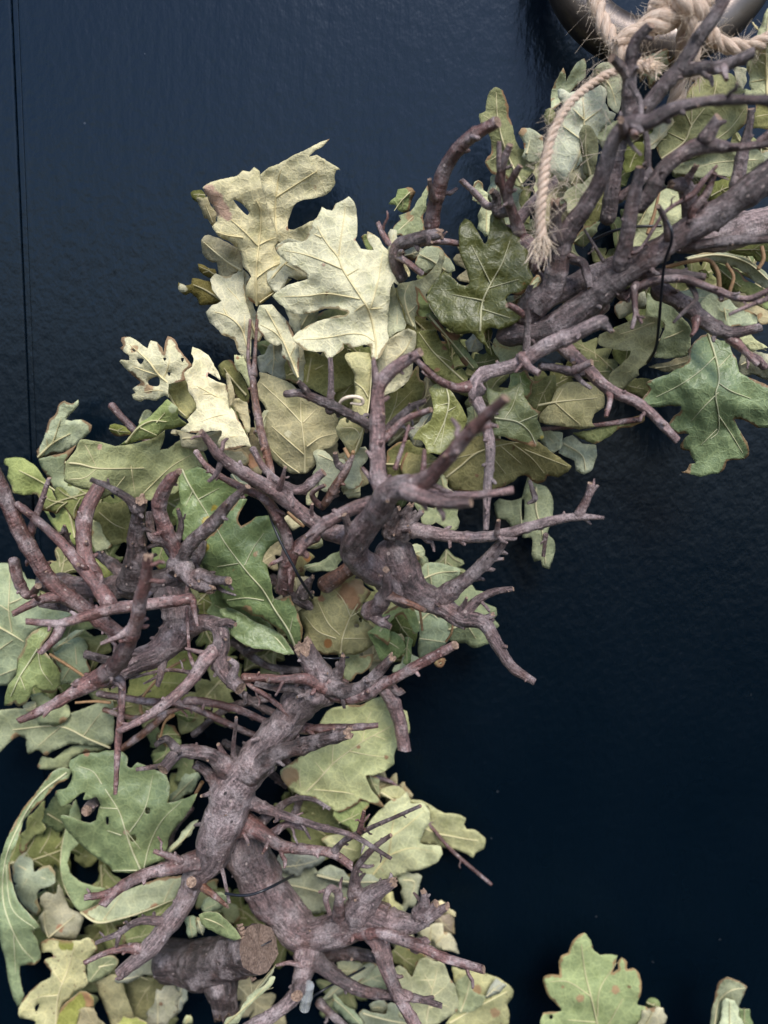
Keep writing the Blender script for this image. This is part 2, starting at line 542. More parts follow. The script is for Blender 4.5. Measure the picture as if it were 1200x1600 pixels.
def BR(parent, data, tip='cut', tint='grey', nubs=1.0, flare=0.35, rough=None, label=None, name=None, knots=True, seg=None, capmat=None, dome=True):
    """a branch of the wreath (parent None) or a twig of a branch; data = 'x,y,d,r ...' in photograph pixels and centimetres off the door"""
    _bseed[0] += 1; seed = _bseed[0]
    rr = random.Random(seed * 13 + 5)
    pts = [tuple(float(q) for q in w.split(',')) for w in data.split()]
    rmean = sum(p[3] for p in pts) / len(pts)
    if parent is not None:
        # root the twig on the centre line of the wood it grows from
        x, y, d, r = pts[0]
        q0 = P(x, y, d); best = None
        for (cl, cw, cr) in CENTRE[parent.name]:
            ds = np.linalg.norm(cw - q0, axis=1) - cr
            k = int(ds.argmin())
            if best is None or ds[k] < best[0]: best = (ds[k], cl[k], np.linalg.norm(cw[k] - q0), cr[k])
        own = r * pxsize(d)
        if best[2] > 0.35 * own and best[0] < 2.2 * own:
            pts.insert(0, (best[1][0], best[1][1], best[1][2], max(2.0, min(r * 1.15, best[1][3] * 0.9))))
    c = catmull(pts, max(1.8, rmean * 0.2))
    # small wander so that no twig is ruler-straight
    n = len(c)
    W = PV(c[:, 0], c[:, 1], c[:, 2])
    R = np.array([max(0.8, q[3]) * pxsize(q[2]) for q in c])
    seglen = np.r_[0, np.cumsum(np.linalg.norm(np.diff(W, axis=0), axis=1))]
    for i in range(n):
        v = noise.noise_vector(Vector((seglen[i] * 45 + seed * 3.7, seed * 1.3, 0)))
        k = min(1.0, seglen[i] / (R[0] * 3 + 1e-6)) * min(1.0, (seglen[-1] - seglen[i]) / (R[0] * 2 + 1e-6) + 0.3)
        W[i] += np.array(v) * R[i] * 0.2 * k
    R0 = R[0]
    R = R * SLIM[0] * (0.86 if rmean > 18 else 0.80) * (1 + flare * np.exp(-seglen / (1.6 * R0)))
    if knots:
        at = rr.uniform(0.004, 0.02)
        while at < seglen[-1]:
            R = R * (1 + rr.uniform(0.05, 0.16) * np.exp(-((seglen - at) / (R.mean() * rr.uniform(0.3, 0.6))) ** 2))
            at += rr.uniform(0.012, 0.032)
    if dome and pts[0][0] > 0 and pts[0][0] < 1200 and pts[0][1] < 1600:
        t = np.clip(seglen / (0.9 * R0), 0.02, 1.0)
        R = R * np.sqrt(1 - (1 - t) ** 2)
    s = Soup()
    nseg = seg or (34 if rmean > 24 else 22 if rmean > 11 else 14 if rmean > 5.5 else 9)
    sweep(s, W, R, nseg, rough if rough is not None else (0.16 if rmean > 9 else 0.2), seed, tip)
    # buds and spur stubs
    if nubs > 0:
        at = rr.uniform(0.006, 0.014) / nubs
        T = np.gradient(W, axis=0); T /= np.linalg.norm(T, axis=1)[:, None] + 1e-12
        while at < seglen[-1] - 0.002:
            i = int(np.searchsorted(seglen, at)); i = min(max(i, 1), n - 2)
            t = T[i]
            side = np.cross(t, np.array((rr.uniform(-1, 1), rr.uniform(-1, 0.4), rr.uniform(-1, 1))))
            if np.linalg.norm(side) > 1e-3:
                side /= np.linalg.norm(side)
                L = rr.choice((0.0009, 0.0013, 0.0018, 0.0026, 0.004, 0.0065)) * rr.uniform(0.8, 1.3)
                rb = min(R[i] * 0.42, L * 0.45 + 0.0003, 0.0011)
                dirv = side + t * rr.uniform(0.1, 1.1); dirv /= np.linalg.norm(dirv)
                b0 = W[i] + side * R[i] * 0.7
                bend = np.array([rr.uniform(-1, 1) for _ in range(3)]) * L * 0.18
                tot = L + R[i] * 0.3
                pp = [b0, b0 + dirv * tot * 0.3, b0 + dirv * tot * 0.55 + bend, b0 + dirv * tot * 0.8 + bend * 0.6, b0 + dirv * tot]
                sweep(s, pp, [rb * 1.35, rb, rb * 1.05, rb * 0.85, rb * rr.uniform(0.45, 0.8)], 7, 0.2, seed, 'cut' if rr.random() < 0.55 else 'round')
            at += rr.uniform(0.004, 0.017) / nubs
    cwr = (c, W.copy(), R.copy())
    o = s.build(name or ('twig' if parent is not None else 'branch'), [M_BARK, capmat or M_CUT], parent if parent is not None else wreath)
    CENTRE.setdefault(parent.name if parent is not None else o.name, []).append(cwr)
    base = TINT[tint]; k = rr.uniform(0.86, 1.16)
    o.color = (base[0] * k, base[1] * k, base[2] * k, base[3])
    if label: o['label'] = label
    return o

def inside(poly, pts):
    x, y = pts[:, 0], pts[:, 1]
    r = np.zeros(len(pts), bool)
    n = len(poly)
    j = n - 1
    for i in range(n):
        xi, yi = poly[i]; xj, yj = poly[j]
        cond = ((yi > y) != (yj > y))
        with np.errstate(divide='ignore', invalid='ignore'):
            xx = (xj - xi) * (y - yi) / (yj - yi + 1e-12) + xi
        r ^= cond & (x < xx)
        j = i
    return r

def dist_poly(pts, line, closed=False):
    d = np.full(len(pts), 1e9)
    n = len(line)
    for i in range(n if closed else n - 1):
        a = line[i]; b = line[(i + 1) % n]
        ab = b - a
        t = np.clip(((pts - a) @ ab) / (ab @ ab + 1e-9), 0, 1)
        d = np.minimum(d, np.linalg.norm(pts - (a + t[:, None] * ab), axis=1))
    return d

def parse(txt, tile):
    x0, y0, k = tile
    return [(x0 + k * float(a), y0 + k * float(b)) for a, b in (w.split(',') for w in txt.split())]

def tps(ctrl):
    """smooth surface through (x, y, d) control points"""
    c = np.array(ctrl, float); n = len(c)
    X = c[:, :2] / 100.0
    def U(a, b):
        r2 = ((a[:, None] - b[None]) ** 2).sum(-1)
        return 0.5 * r2 * np.log(r2 + 1e-9)
    K = U(X, X) + np.eye(n) * 1e-3
    Q = np.c_[np.ones(n), X]
    A = np.block([[K, Q], [Q.T, np.zeros((3, 3))]])
    w = np.linalg.solve(A + np.eye(n + 3) * 1e-9, np.r_[c[:, 2], 0, 0, 0])
    return lambda p: U(p / 100.0, X) @ w[:n] + np.c_[np.ones(len(p)), p / 100.0] @ w[n:]

_lseed = [0]
LEAF_MATS = {'dry': M_DRY, 'spot': M_SPOT, 'gloss': M_GLOSS}

def LF(tile, outline, veins, d, col, kind='dry', dp=None, tilt=None, k1=None, k2=None, wave=1.0, stains=(), holes=(), label=None,
       grid=6.5, rim=None, pucker=0.11, name='leaf', jag=0.8, smooth=True):
    """one oak leaf: its edge and veins as seen, its surface bent and puckered at depth d (cm off the door)"""
    _lseed[0] += 1; seed = _lseed[0]
    g_ = 0.30 * col[0] + 0.55 * col[1] + 0.15 * col[2]
    jt_ = math.sin(seed * 12.9898)
    col = tuple((c_ * 0.86 + g_ * w_ * 0.14) * (1 + jt_ * q_) for c_, w_, q_ in zip(col, (1.08, 1.0, 0.70), (0.045, 0.0, -0.085)))   # dried a little
    rr = random.Random(seed * 31 + 7)
    k = tile[2]
    pts = parse(outline, tile) if isinstance(outline, str) else outline
    auto = len(pts) <= 9
    if auto:
        # a glimpse of a larger leaf: let it run on under its neighbours, with the lobed edge of its kind
        pc = np.mean(pts, axis=0); big = []
        for q in pts: big.append(pc + (np.array(q) - pc) * 1.13)
        o2 = catmull(np.array(big), 4.5, closed=True); per = len(o2); sz = np.sqrt(np.abs(np.sum(o2[:, 0] * np.roll(o2[:, 1], 1) - o2[:, 1] * np.roll(o2[:, 0], 1))) / 2)
        nl = rr.choice((4, 5, 6, 7)); ph0 = rr.uniform(0, 6.28)
        for i in range(per):
            dirv = o2[i] - pc; dirv = dirv / (np.linalg.norm(dirv) + 1e-6)
            a_ = 2 * math.pi * i / per * nl + ph0
            o2[i] = o2[i] + dirv * sz * (0.075 * math.sin(a_) + 0.04 * math.sin(a_ * 1.7 + 1) - 0.02)
        pts = [tuple(q) for q in o2[::2]]; d = d - 0.25
        if not (veins if isinstance(veins, str) else len(veins)):
            u_, s_, vt_ = np.linalg.svd(o2 - pc); h_ = s_[0] / math.sqrt(per) * 1.25
            veins = [[tuple(pc - vt_[0] * h_), tuple(pc + vt_[1] * h_ * .08), tuple(pc + vt_[0] * h_)],
                     [tuple(pc - vt_[0] * h_ * .3), tuple(pc + vt_[0] * h_ * .1 + vt_[1] * h_ * .35)], [tuple(pc - vt_[0] * h_ * .1), tuple(pc + vt_[0] * h_ * .35 - vt_[1] * h_ * .35)]]
    thin = 0.6 if auto else 1.0
    ol = catmull(pts, 4.5, closed=True) if smooth else np.array(pts)
    if len(pts) > 9 and smooth:
        # keep the lobes crisp: half way between the smooth and the straight-edged outline
        pl = np.array(pts, float); out_ = []
        for i in range(len(pl)):
            a_, b_ = pl[i], pl[(i + 1) % len(pl)]
            m_ = max(1, int(round(np.linalg.norm(b_ - a_) / 4.5)))
            out_ += [a_ + (b_ - a_) * t_ / m_ for t_ in range(m_)]
        if len(out_) == len(ol): ol = 0.45 * ol + 0.55 * np.array(out_)
    for i in range(len(ol)):
        v = noise.noise_vector(Vector((ol[i, 0] * 0.11, ol[i, 1] * 0.11, seed * 5.1)))
        v2 = noise.noise_vector(Vector((ol[i, 0] * 0.33, ol[i, 1] * 0.33, seed * 2.7)))
        ol[i, 0] += (v[0] * 1.3 + v2[0]) * jag; ol[i, 1] += (v[1] * 1.3 + v2[1]) * jag
    # drop near-duplicates
    keep = [0]
    for i in range(1, len(ol)):
        if np.linalg.norm(ol[i] - ol[keep[-1]]) > 1.2: keep.append(i)
    ol = ol[keep]
    vl = []
    for v in ([w for w in veins.split(';')] if isinstance(veins, str) else veins):
        if isinstance(v, str):
            if not v.strip(): continue
            v = parse(v, tile)
        vl.append(catmull(np.array(v), 5.0))
    hl = []
    for h in holes:
        hp = catmull(np.array(parse(h, tile)), 3.0, closed=True)
        hl.append(hp)
    xc, yc = ol.mean(0)
    if vl: ax = vl[0][-1] - vl[0][0]
    else:
        u, s_, vt = np.linalg.svd(ol - ol.mean(0)); ax = vt[0]
    ax = ax / (np.linalg.norm(ax) + 1e-9); pe = np.array((-ax[1], ax[0]))
    if tilt is None: tilt = (rr.uniform(-.5, .5), rr.uniform(-.5, .5))
    if k1 is None: k1 = rr.choice((-1, 1)) * rr.uniform(0.6, 1.9)
    if k2 is None: k2 = rr.uniform(-.8, .4)
    kf = rr.uniform(.05, 1.0) * (1 if kind == 'gloss' else -1)
    ec = rr.uniform(-.14, .2)
    surf = tps([(tile[0] + k * x, tile[1] + k * y, z) for x, y, z in dp]) if dp else None
    def depth(p, edge=None):
        q = (p - (xc, yc)) / 100.0
        a = q @ ax; b = q @ pe
        if surf is None:
            z = d + q[:, 0] * tilt[0] + q[:, 1] * tilt[1] + k1 * b * b + k2 * a * a
        else:
            z = surf(p)
        z = z + kf * np.abs(b) * (0.5 if surf is not None else 1.0)
        wv = np.array([noise.noise(Vector((x * 0.017 + seed * 9.3, y * 0.017, seed))) * 0.48
                       + noise.noise(Vector((x * 0.045, y * 0.045 + seed * 4.1, seed))) * 0.19 for x, y in p]) * wave
        z = z + wv
        if vl:
            dv = np.min([dist_poly(p, v) for v in vl], axis=0)
            z = z + pucker * (1 - np.exp(-(dv / 9.0) ** 2)) * (1 if kind == 'gloss' else -0.7)
        if edge is not None:
            z = z + ec * np.exp(-edge / 9.0)
        return z
    x0, y0 = ol.min(0); x1, y1 = ol.max(0)
    gx = []; row = 0; y = y0
    while y < y1:
        x = x0 + (grid * 0.5 if row % 2 else 0)
        while x < x1:
            gx.append((x + rr.uniform(-1, 1), y + rr.uniform(-1, 1))); x += grid
        y += grid * 0.87; row += 1
    gx = np.array(gx) if gx else np.zeros((0, 2))
    cand = np.concatenate([gx] + vl) if vl else gx
    if len(cand):
        ok = inside(ol, cand) & (dist_poly(cand, ol, True) > 2.4)
        for h in hl: ok &= ~inside(h, cand) & (dist_poly(cand, h, True) > 1.8)
        cand = cand[ok]
    n0 = len(ol); V2 = [ol]; E = [(i, (i + 1) % n0) for i in range(n0)]; base = n0
    for h in hl:
        V2.append(h); m = len(h); E += [(base + i, base + (i + 1) % m) for i in range(m)]; base += m
    V2.append(cand)
    V2 = np.concatenate(V2)
    r = delaunay_2d_cdt([Vector((float(a), float(b))) for a, b in V2], E, [], 0, 1e-4)
    V = np.array([tuple(v) for v in r[0]]); Fc = [tuple(f) for f in r[2]]
    cen = np.array([V[list(f)].mean(0) for f in Fc])
    ok = inside(ol, cen)
    for h in hl: ok &= ~inside(h, cen)
    Fc = [f for f, o_ in zip(Fc, ok) if o_]
    used = sorted({i for f in Fc for i in f}); remap = {o_: i for i, o_ in enumerate(used)}
    V = V[used]; Fc = [tuple(remap[i] for i in f) for f in Fc]
    ed = dist_poly(V, ol, True)
    z = depth(V, ed)
    W = PV(V[:, 0], V[:, 1], z)
    f = Fc[0]
    nrm = np.cross(W[f[1]] - W[f[0]], W[f[2]] - W[f[0]])
    a_, b_, c_ = V[f[0]], V[f[1]], V[f[2]]
    # image-space orientation is the same for all: face the camera
    fixed = []
    for f in Fc:
        a_, b_, c_ = V[f[0]], V[f[1]], V[f[2]]
        cr = (b_[0] - a_[0]) * (c_[1] - a_[1]) - (b_[1] - a_[1]) * (c_[0] - a_[0])
        fixed.append(f if cr < 0 else f[::-1])
    o = link(name, W, fixed, [LEAF_MATS[kind], M_RIM], wreath)
    me = o.data
    s_cm = pxsize(d) * 100
    q = (V - (xc, yc)) * s_cm
    ou, ov = rr.uniform(0, 50), rr.uniform(0, 50)
    uvv = np.c_[q @ ax + ou, q @ pe + ov]
    lay = me.uv_layers.new(name="UVMap")
    li = np.zeros(len(me.loops), np.int32); me.loops.foreach_get('vertex_index', li)
    lay.data.foreach_set('uv', uvv[li].astype(np.float32).ravel())
    at = me.attributes.new('vein', 'FLOAT', 'POINT')
    dv = np.min([dist_poly(V, v) for v in vl], axis=0) * s_cm if vl else np.full(len(V), 1.0)
    at.data.foreach_set('value', np.clip(dv, 0, 1).astype(np.float32))
    st = me.color_attributes.new('stain', 'FLOAT_COLOR', 'POINT')
    cs = np.zeros((len(V), 4), np.float32); cs[:, :3] = (0.3, 0.2, 0.1)
    for (sx, sy, sr, sc) in stains:
        px, py, pr = tile[0] + k * sx, tile[1] + k * sy, max(4.0, k * sr)
        w = np.clip(1.25 - np.hypot(V[:, 0] - px, V[:, 1] - py) / pr, 0, 1)
        m = w > cs[:, 3]
        cs[m, :3] = sc; cs[:, 3] = np.maximum(cs[:, 3], w)
    if rr.random() < 0.33:
        ew = np.clip(1 - ed / rr.uniform(2.5, 6), 0, 1) * 1.1
        ew *= np.array([max(0.0, min(1.0, 0.25 + 2.4 * noise.noise(Vector((x * 0.028, y * 0.028, seed * 3.3))))) for x, y in V])
        m = ew > cs[:, 3]
        cs[m, :3] = rr.choice(((.36, .22, .11), (.25, .13, .07), (.42, .33, .18))); cs[:, 3] = np.maximum(cs[:, 3], ew)
    st.data.foreach_set('color', cs.ravel())
    md = o.modifiers.new("blade", 'SOLIDIFY')
    md.thickness = 0.0002; md.offset = -1.0; md.material_offset_rim = 1; md.use_quality_normals = True
    kk = rr.uniform(0.92, 1.08)
    o.color = (col[0] * kk, col[1] * kk, col[2] * kk, 1)
    if label: o['label'] = label
    # veins stand on the blade
    if vl:
        s = Soup()
        for j, v in enumerate(vl):
            ln = np.r_[0, np.cumsum(np.linalg.norm(np.diff(v, axis=0), axis=1))]
            big = j == 0
            r0, r1 = (2.0, 0.75) if big else (1.15, 0.5)
            if kind == 'gloss': r0 *= 0.9; r1 *= 0.95
            r0 *= thin; r1 *= thin
            zz = depth(v)
            t = ln / (ln[-1] + 1e-9)
            R = (r0 + (r1 - r0) * t) * pxsize(d)
            Wv = PV(v[:, 0], v[:, 1], zz)
            Wv = Wv + np.array((0, -1, 0)) * (R[:, None] * (0.55 if kind == 'gloss' else 0.25) + (0.00030 if kind == 'gloss' else 0.00014))
            sweep(s, Wv, R, 6, 0.08, seed, 'round')
        vn = s.build('midrib', [M_VEIN, M_VEIN], o)
        lum = min(1.0, (col[0] + col[1] + col[2]) / 3 / 0.5); kv = 0.42 + 0.58 * lum
        hue = (.74, .70, .45) if kind == 'gloss' else ((.47, .385, .19) if lum > .85 else (.62, .54, .31))
        vn.color = tuple(c_ * 0.3 + h_ * kv for c_, h_ in zip(col, hue)) + (1,)
    return o

def oak_outline(cx, cy, ang, L, Wd, rr, n=4):
    """outline and veins of an oak leaf L pixels long, pointing along ang (radians, picture axes), base at (cx, cy)"""
    lobes = []
    left = []; right = []; veins = []
    a = np.array((math.cos(ang), math.sin(ang))); b = np.array((-a[1], a[0]))
    c = np.array((cx, cy))
    mid = [c + a * L * t + b * L * 0.05 * math.sin(t * 3 + rr.random()) for t in (0, .25, .5, .75, .96)]
    veins.append([tuple(p) for p in mid])
    for sgn, side in ((1, right), (-1, left)):
        side.append(c + b * sgn * 2)
        for i in range(n):
            u0 = 0.14 + 0.80 * (i + 0.5 * (sgn > 0) * 0.5) / n
            env = math.sin(math.pi * min(1, 0.16 + 0.80 * (i + 0.6) / n)) ** 0.6
            w = Wd * env * rr.uniform(0.8, 1.15)
            fwd = rr.uniform(0.06, 0.14)
            side.append(c + a * L * (u0 - 0.02) + b * sgn * w * rr.uniform(0.34, 0.5))
            side.append(c + a * L * (u0 + fwd * 0.6) + b * sgn * w * 0.92)
            side.append(c + a * L * (u0 + fwd * 1.15) + b * sgn * w)
            side.append(c + a * L * (u0 + fwd * 1.6) + b * sgn * w * 0.72)
            veins.append([tuple(c + a * L * max(0.04, u0 - 0.10)), tuple(c + a * L * (u0 + fwd * 0.5) + b * sgn * w * 0.5), tuple(c + a * L * (u0 + fwd) + b * sgn * w * 0.9)])
    tip = [c + a * L * 1.02 + b * 3, c + a * L * 1.03 - b * 3]
    out = [tuple(p) for p in right] + [tuple(p) for p in tip] + [tuple(p) for p in left[::-1]]
    return out, veins

# ------------------------------------------------------------------ the door
RD = P(600, 800, 0)
door = thing("door", "dark navy gloss painted wooden door with a narrow upright groove, behind the wreath", "door", RD)
door["kind"] = "thing"
gx0 = P(17, 0, 0)[0]; gx1 = P(27, 0, 0)[0]
def slab(name, xa, xb, parent, yf, za=-0.9, zb=0.7, bev=0.0014):
    ys = 0.035
    arc = [(0.0, 1.0), (0.1, 0.55), (0.35, 0.2), (0.65, 0.05), (1.0, 0.0)]
    vs = [(xa + bev * a, yf + bev * h, za) for a, h in arc] + [(xb - bev * a, yf + bev * h, za) for a, h in arc[::-1]] + [(xb, ys, za), (xa, ys, za)]
    n = len(vs)
    vs = vs + [(x, y, zb) for x, y, z in vs]
    fs = [(i, (i + 1) % n, n + (i + 1) % n, n + i) for i in range(n)] + [tuple(range(n))[::-1], tuple(range(n, 2 * n))]
    return link(name, vs, fs, M_PAINT, parent, RD, False)
slab("panel", gx1, 0.62, door, 0.0)
slab("panel", -0.75, gx0, door, 0.0)
slab("groove", gx0 - 0.0001, gx1 + 0.0001, door, 0.0009, bev=0.0009)

# ------------------------------------------------------------------ the pull ring
def make_ring():
    cx, cy, R, r = 1036, -106, 160, 37
    d = 2.6
    c = P(cx, cy, d); s = pxsize(d)
    dist = np.linalg.norm(P(cx, cy, d) - P(cx + 1, cy, d))
    root = thing("door_knocker", "round dark bronze ring knocker at the top of the door, with twine knotted round it", "door knocker", P(cx, cy, 0))
    R *= dist; r *= dist
    n, m = 96, 28
    vs = []; fs = []
    for i in range(n):
        a = 2 * math.pi * i / n
        for j in range(m):
            b = 2 * math.pi * j / m
            rr_ = R + r * math.cos(b)
            vs.append((c[0] + rr_ * math.cos(a), c[1] + r * 0.9 * math.sin(b), c[2] + rr_ * math.sin(a)))
            fs.append((i * m + j, i * m + (j + 1) % m, ((i + 1) % n) * m + (j + 1) % m, ((i + 1) % n) * m + j))
    link("ring", vs, [f[::-1] for f in fs], M_METAL, root, P(cx, cy, 0))
    # boss that holds it, above the frame
    vs = []; fs = []
    prof = [(0.0, 0.036), (0.012, 0.035), (0.018, 0.030), (0.020, 0.022), (0.021, 0.010), (0.027, 0.006), (0.029, 0.0)]
    cz = c[2] + R
    for (q, h) in prof:
        for j in range(32):
            a = 2 * math.pi * j / 32
            vs.append((c[0] + q * math.cos(a), -h, cz + q * math.sin(a)))
    for i in range(len(prof) - 1):
        for j in range(32):
            fs.append((i * 32 + j, (i + 1) * 32 + j, (i + 1) * 32 + (j + 1) % 32, i * 32 + (j + 1) % 32))
    link("boss", vs, fs, M_METAL, root, P(cx, cy, 0))
make_ring()

# ------------------------------------------------------------------ branches: 'x,y,d,r' = photograph pixels, cm off the door, radius in pixels
# lower trunk
b = BR(None, "512,1062,7.6,30 470,1098,7.2,32 432,1142,7,31 395,1192,7,37 366,1235,7,41 347,1290,7,42 330,1335,7,35 310,1368,7.2,25 288,1410,7.5,21 266,1440,7.8,20 228,1487,8.4,18 184,1524,9.2,12",
       tint='pale', label="pale grey main limb of the wreath, forking down to the lower edge")
BR(b, "506,1066,7.6,26 492,1045,7.8,22 478,1018,8.2,17", tip='ragged', tint='grey')
BR(b, "514,1066,7.6,18 530,1048,7.8,10 536,1026,8,5", tip='ragged', tint='dark', nubs=2)
BR(b, "506,1070,7.6,22 545,1079,8.3,15 575,1066,8.7,13 610,1030,9.2,9", tip='ragged', tint='dark')
BR(b, "520,1082,7.6,18 565,1087,8.6,13 605,1066,9.2,11 650,1042,9.8,11 711,1008,10.6,9", tint='red')
BR(b, "520,1082,7.8,15 479,1062,8.4,12 450,1061,8.7,9 418,1062,9,7", tint='red')
BR(b, "495,1090,7.8,14 460,1076,8.2,9 438,1076,8.4,8 398,1068,8.6,6", tint='dark')
BR(b, "480,1140,6.4,12 510,1138,6.6,8 555,1136,6.8,8 591,1133,7,6", tint='red')
BR(b, "388,1210,7.4,24 436,1174,8,18 487,1163,8.4,16 540,1147,9,12", tip='ragged', tint='dark')
BR(b, "360,1205,7.2,22 330,1180,7.9,15 300,1174,8.4,14 277,1176,8.8,14 254,1203,9.6,12", tint='grey')
BR(b, "280,1176,8.8,10 260,1154,9,7 243,1164,9.2,6", tint='dark')
BR(b, "264,1192,9.2,7 240,1198,9.2,5 213,1202,9.3,4.5", tint='dark')
BR(b, "342,1228,7,16 322,1205,7.2,11 304,1194,7.4,9", tint='grey')
BR(b, "367,1186,7.2,6 369,1121,8.6,3.4", tint='grey', nubs=0)
BR(b, "350,1184,7.2,8 341,1163,7.7,4.5", tint='pink', nubs=0)
BR(b, "300,1346,7.5,18 260,1357,8.4,15 217,1370,9.2,13 184,1390,10,11 160,1416,10.7,10", tint='red')
BR(b, "184,1390,10,9 160,1398,10.3,8 132,1402,10.6,7", tint='red')
BR(b, "282,1347,8,9 262,1337,8.2,7 240,1330,8.4,5", tint='red')
BR(b, "306,1380,7.4,16 299,1378,8.6,11", tint='grey', nubs=0)
BR(b, "316,1384,7.6,9 338,1402,8.4,6 355,1416,9,4", tip='ragged', tint='rust', nubs=0)
BR(b, "345,1355,7.5,5 353,1385,8,4 358,1411,8.4,4", tint='grey', nubs=0)
BR(b, "268,1440,7.8,11 220,1438,8.4,8 182,1460,8.9,7 150,1473,9.2,5", tint='grey')
BR(b, "215,1483,8.5,11 172,1487,9,7 131,1505,9.6,5.5", tint='red')
BR(b, "186,1460,8.9,6 182,1478,8.9,4", tint='grey', nubs=0)
BR(b, "398,1255,6.8,15 430,1270,7.4,10 495,1290,8.6,8 551,1305,9.4,6 611,1342,10.2,4", tint='grey')
BR(b, "385,1290,6.6,24 415,1304,7.2,15 443,1321,7.6,13 485,1328,8,11 520,1333,8.3,10 551,1354,8.7,9", tint='red')
BR(b, "520,1333,8.3,8 538,1314,8.5,7 565,1300,8.7,6 600,1284,9,4.5 657,1259,9.4,4", tint='dark')
BR(b, "562,1302,8.7,7 569,1267,9.2,3.4", tint='red', nubs=2)
BR(b, "420,1275,6.2,10 460,1248,6.4,6 487,1248,6.6,5 516,1264,6.6,4", tint='dark')
BR(b, "425,1302,7,9 450,1288,7.4,8 475,1293,7.7,7", tint='pink', nubs=2)
# bottom trunk
b = BR(None, "372,1290,5.4,40 392,1345,5.6,42 428,1412,5.8,43 462,1450,6,38 498,1462,6.4,33 535,1446,6.8,35 580,1430,7.2,31 606,1438,7.4,26",
       tint='grey', flare=0.1, label="thick grey limb with a knot of stubs at the lower edge of the wreath")
BR(b, "560,1425,7.2,28 586,1396,7.8,18 612,1380,8.4,10", tip='ragged', tint='pale')
BR(b, "556,1400,7.2,17 557,1358,7.8,8 580,1328,8.3,7 611,1305,8.8,4.5", tint='grey')
BR(b, "562,1352,7.9,5 575,1354,8,4 584,1352,8,3", tint='grey', nubs=0)
BR(b, "530,1430,7,15 528,1396,7.8,9 516,1388,8.2,8 509,1403,8.5,7 515,1428,8.6,5", tint='pink')
BR(b, "514,1390,8.2,6 498,1394,8.3,3", tint='pink', nubs=0)
BR(b, "596,1442,7.4,28 644,1443,7.9,19 674,1430,8.3,12 699,1416,8.7,8", tint='pale')
BR(b, "655,1432,8,15 664,1408,8.3,11 662,1395,8.5,7", tip='ragged', tint='grey', nubs=2)
BR(b, "668,1424,8.2,11 682,1412,8.4,9", tint='grey', nubs=1)
BR(b, "560,1458,7.6,13 597,1457,8.4,12 639,1472,9,13 688,1494,9.7,11 756,1515,10.6,10", tint='red', label="reddish brown twig pointing across the pale leaves, cut square at its tip")
BR(b, "650,1478,9,14 668,1468,8.6,9", tint='pink', nubs=0)
BR(b, "585,1455,7.4,24 606,1514,8.2,17 626,1562,8.8,14 652,1606,9.4,13", tint='pink')
BR(b, "640,1556,8.9,9 620,1545,8.8,5", tint='pink', nubs=0)
BR(b, "486,1470,6.6,28 474,1521,7.4,20 462,1555,8,16 425,1586,8.6,14 384,1608,9,13", tint='pale')
BR(b, "472,1535,7.7,16 464,1556,9,13", tint='pale', nubs=0, knots=False)
BR(b, "490,1500,7,18 530,1531,7.6,14 565,1549,8,13 625,1556,8.5,10 660,1562,8.8,8 691,1572,9,6", tint='grey')
BR(b, "660,1562,8.8,6 678,1558,8.8,4", tint='grey', nubs=0)
BR(b, "470,1508,7.6,7 452,1504,7.8,5 432,1508,8,3", tip='ragged', tint='pink', nubs=0)
BR(b, "495,1562,6,10 520,1587,6.4,9 548,1612,6.8,9", tint='dark')
BR(b, "500,1490,5.2,16 560,1490,5.4,14 592,1500,5.4,10 600,1515,5.5,5", tint='dark')
# sawn stump
st = BR(None, "240,1498,4.4,40 262,1500,4.6,42 300,1504,5.3,45 335,1503,6.3,47 368,1494,7.3,46 406,1482,8.6,44", tip='sawn', tint='dark', flare=0, nubs=0.3, rough=0.14, capmat=M_SAWN, label="thick dark stump with a flat weathered saw cut facing the front")
BR(st, "335,1508,6.4,40 345,1535,6.8,36 350,1568,7.0,28", tip='ragged', tint='dark', flare=0, nubs=0)
def torn():
    q = Soup()
    for i in range(22):
        t = (i + rng.uniform(-.6, .6)) / 21.0
        x, y = 377 + 17 * t * t - 6 * math.sin(t * 3.1) + rng.uniform(-3, 3), 1448 + 84 * t
        b0 = P(x, y, 8.9 - 0.6 * t + rng.uniform(-.1, .1))
        k = rng.uniform(.6, 1.3)
        sweep(q, [b0 + np.array((.0014, .001, 0)), b0 + np.array((0, -.0003 * k, rng.uniform(-.0006, .0006))), b0 + np.array((-.0018 * k, .0018, rng.uniform(-.0012, .0012)))], [0.0007 * k, 0.0008 * k, 0.0003], 6, 0.4, i, 'ragged', 0, 0)
    q.build("torn_bark", [M_CUT, M_CUT], st)
    # drying cracks across the saw cut
    for dta in ("408,1478,8.75,1.1 416,1474,8.62,1.3 424,1470,8.4,1.2",):
        c = catmull([tuple(float(u) for u in w.split(',')) for w in dta.split()], 2.0)
        s = Soup(); sweep(s, PV(c[:, 0], c[:, 1], c[:, 2]), c[:, 3] * pxsize(10), 6, 0.1, 3, 'round', 0, 0)
        s.build("crack", [M_WIRE, M_WIRE], st)
torn()
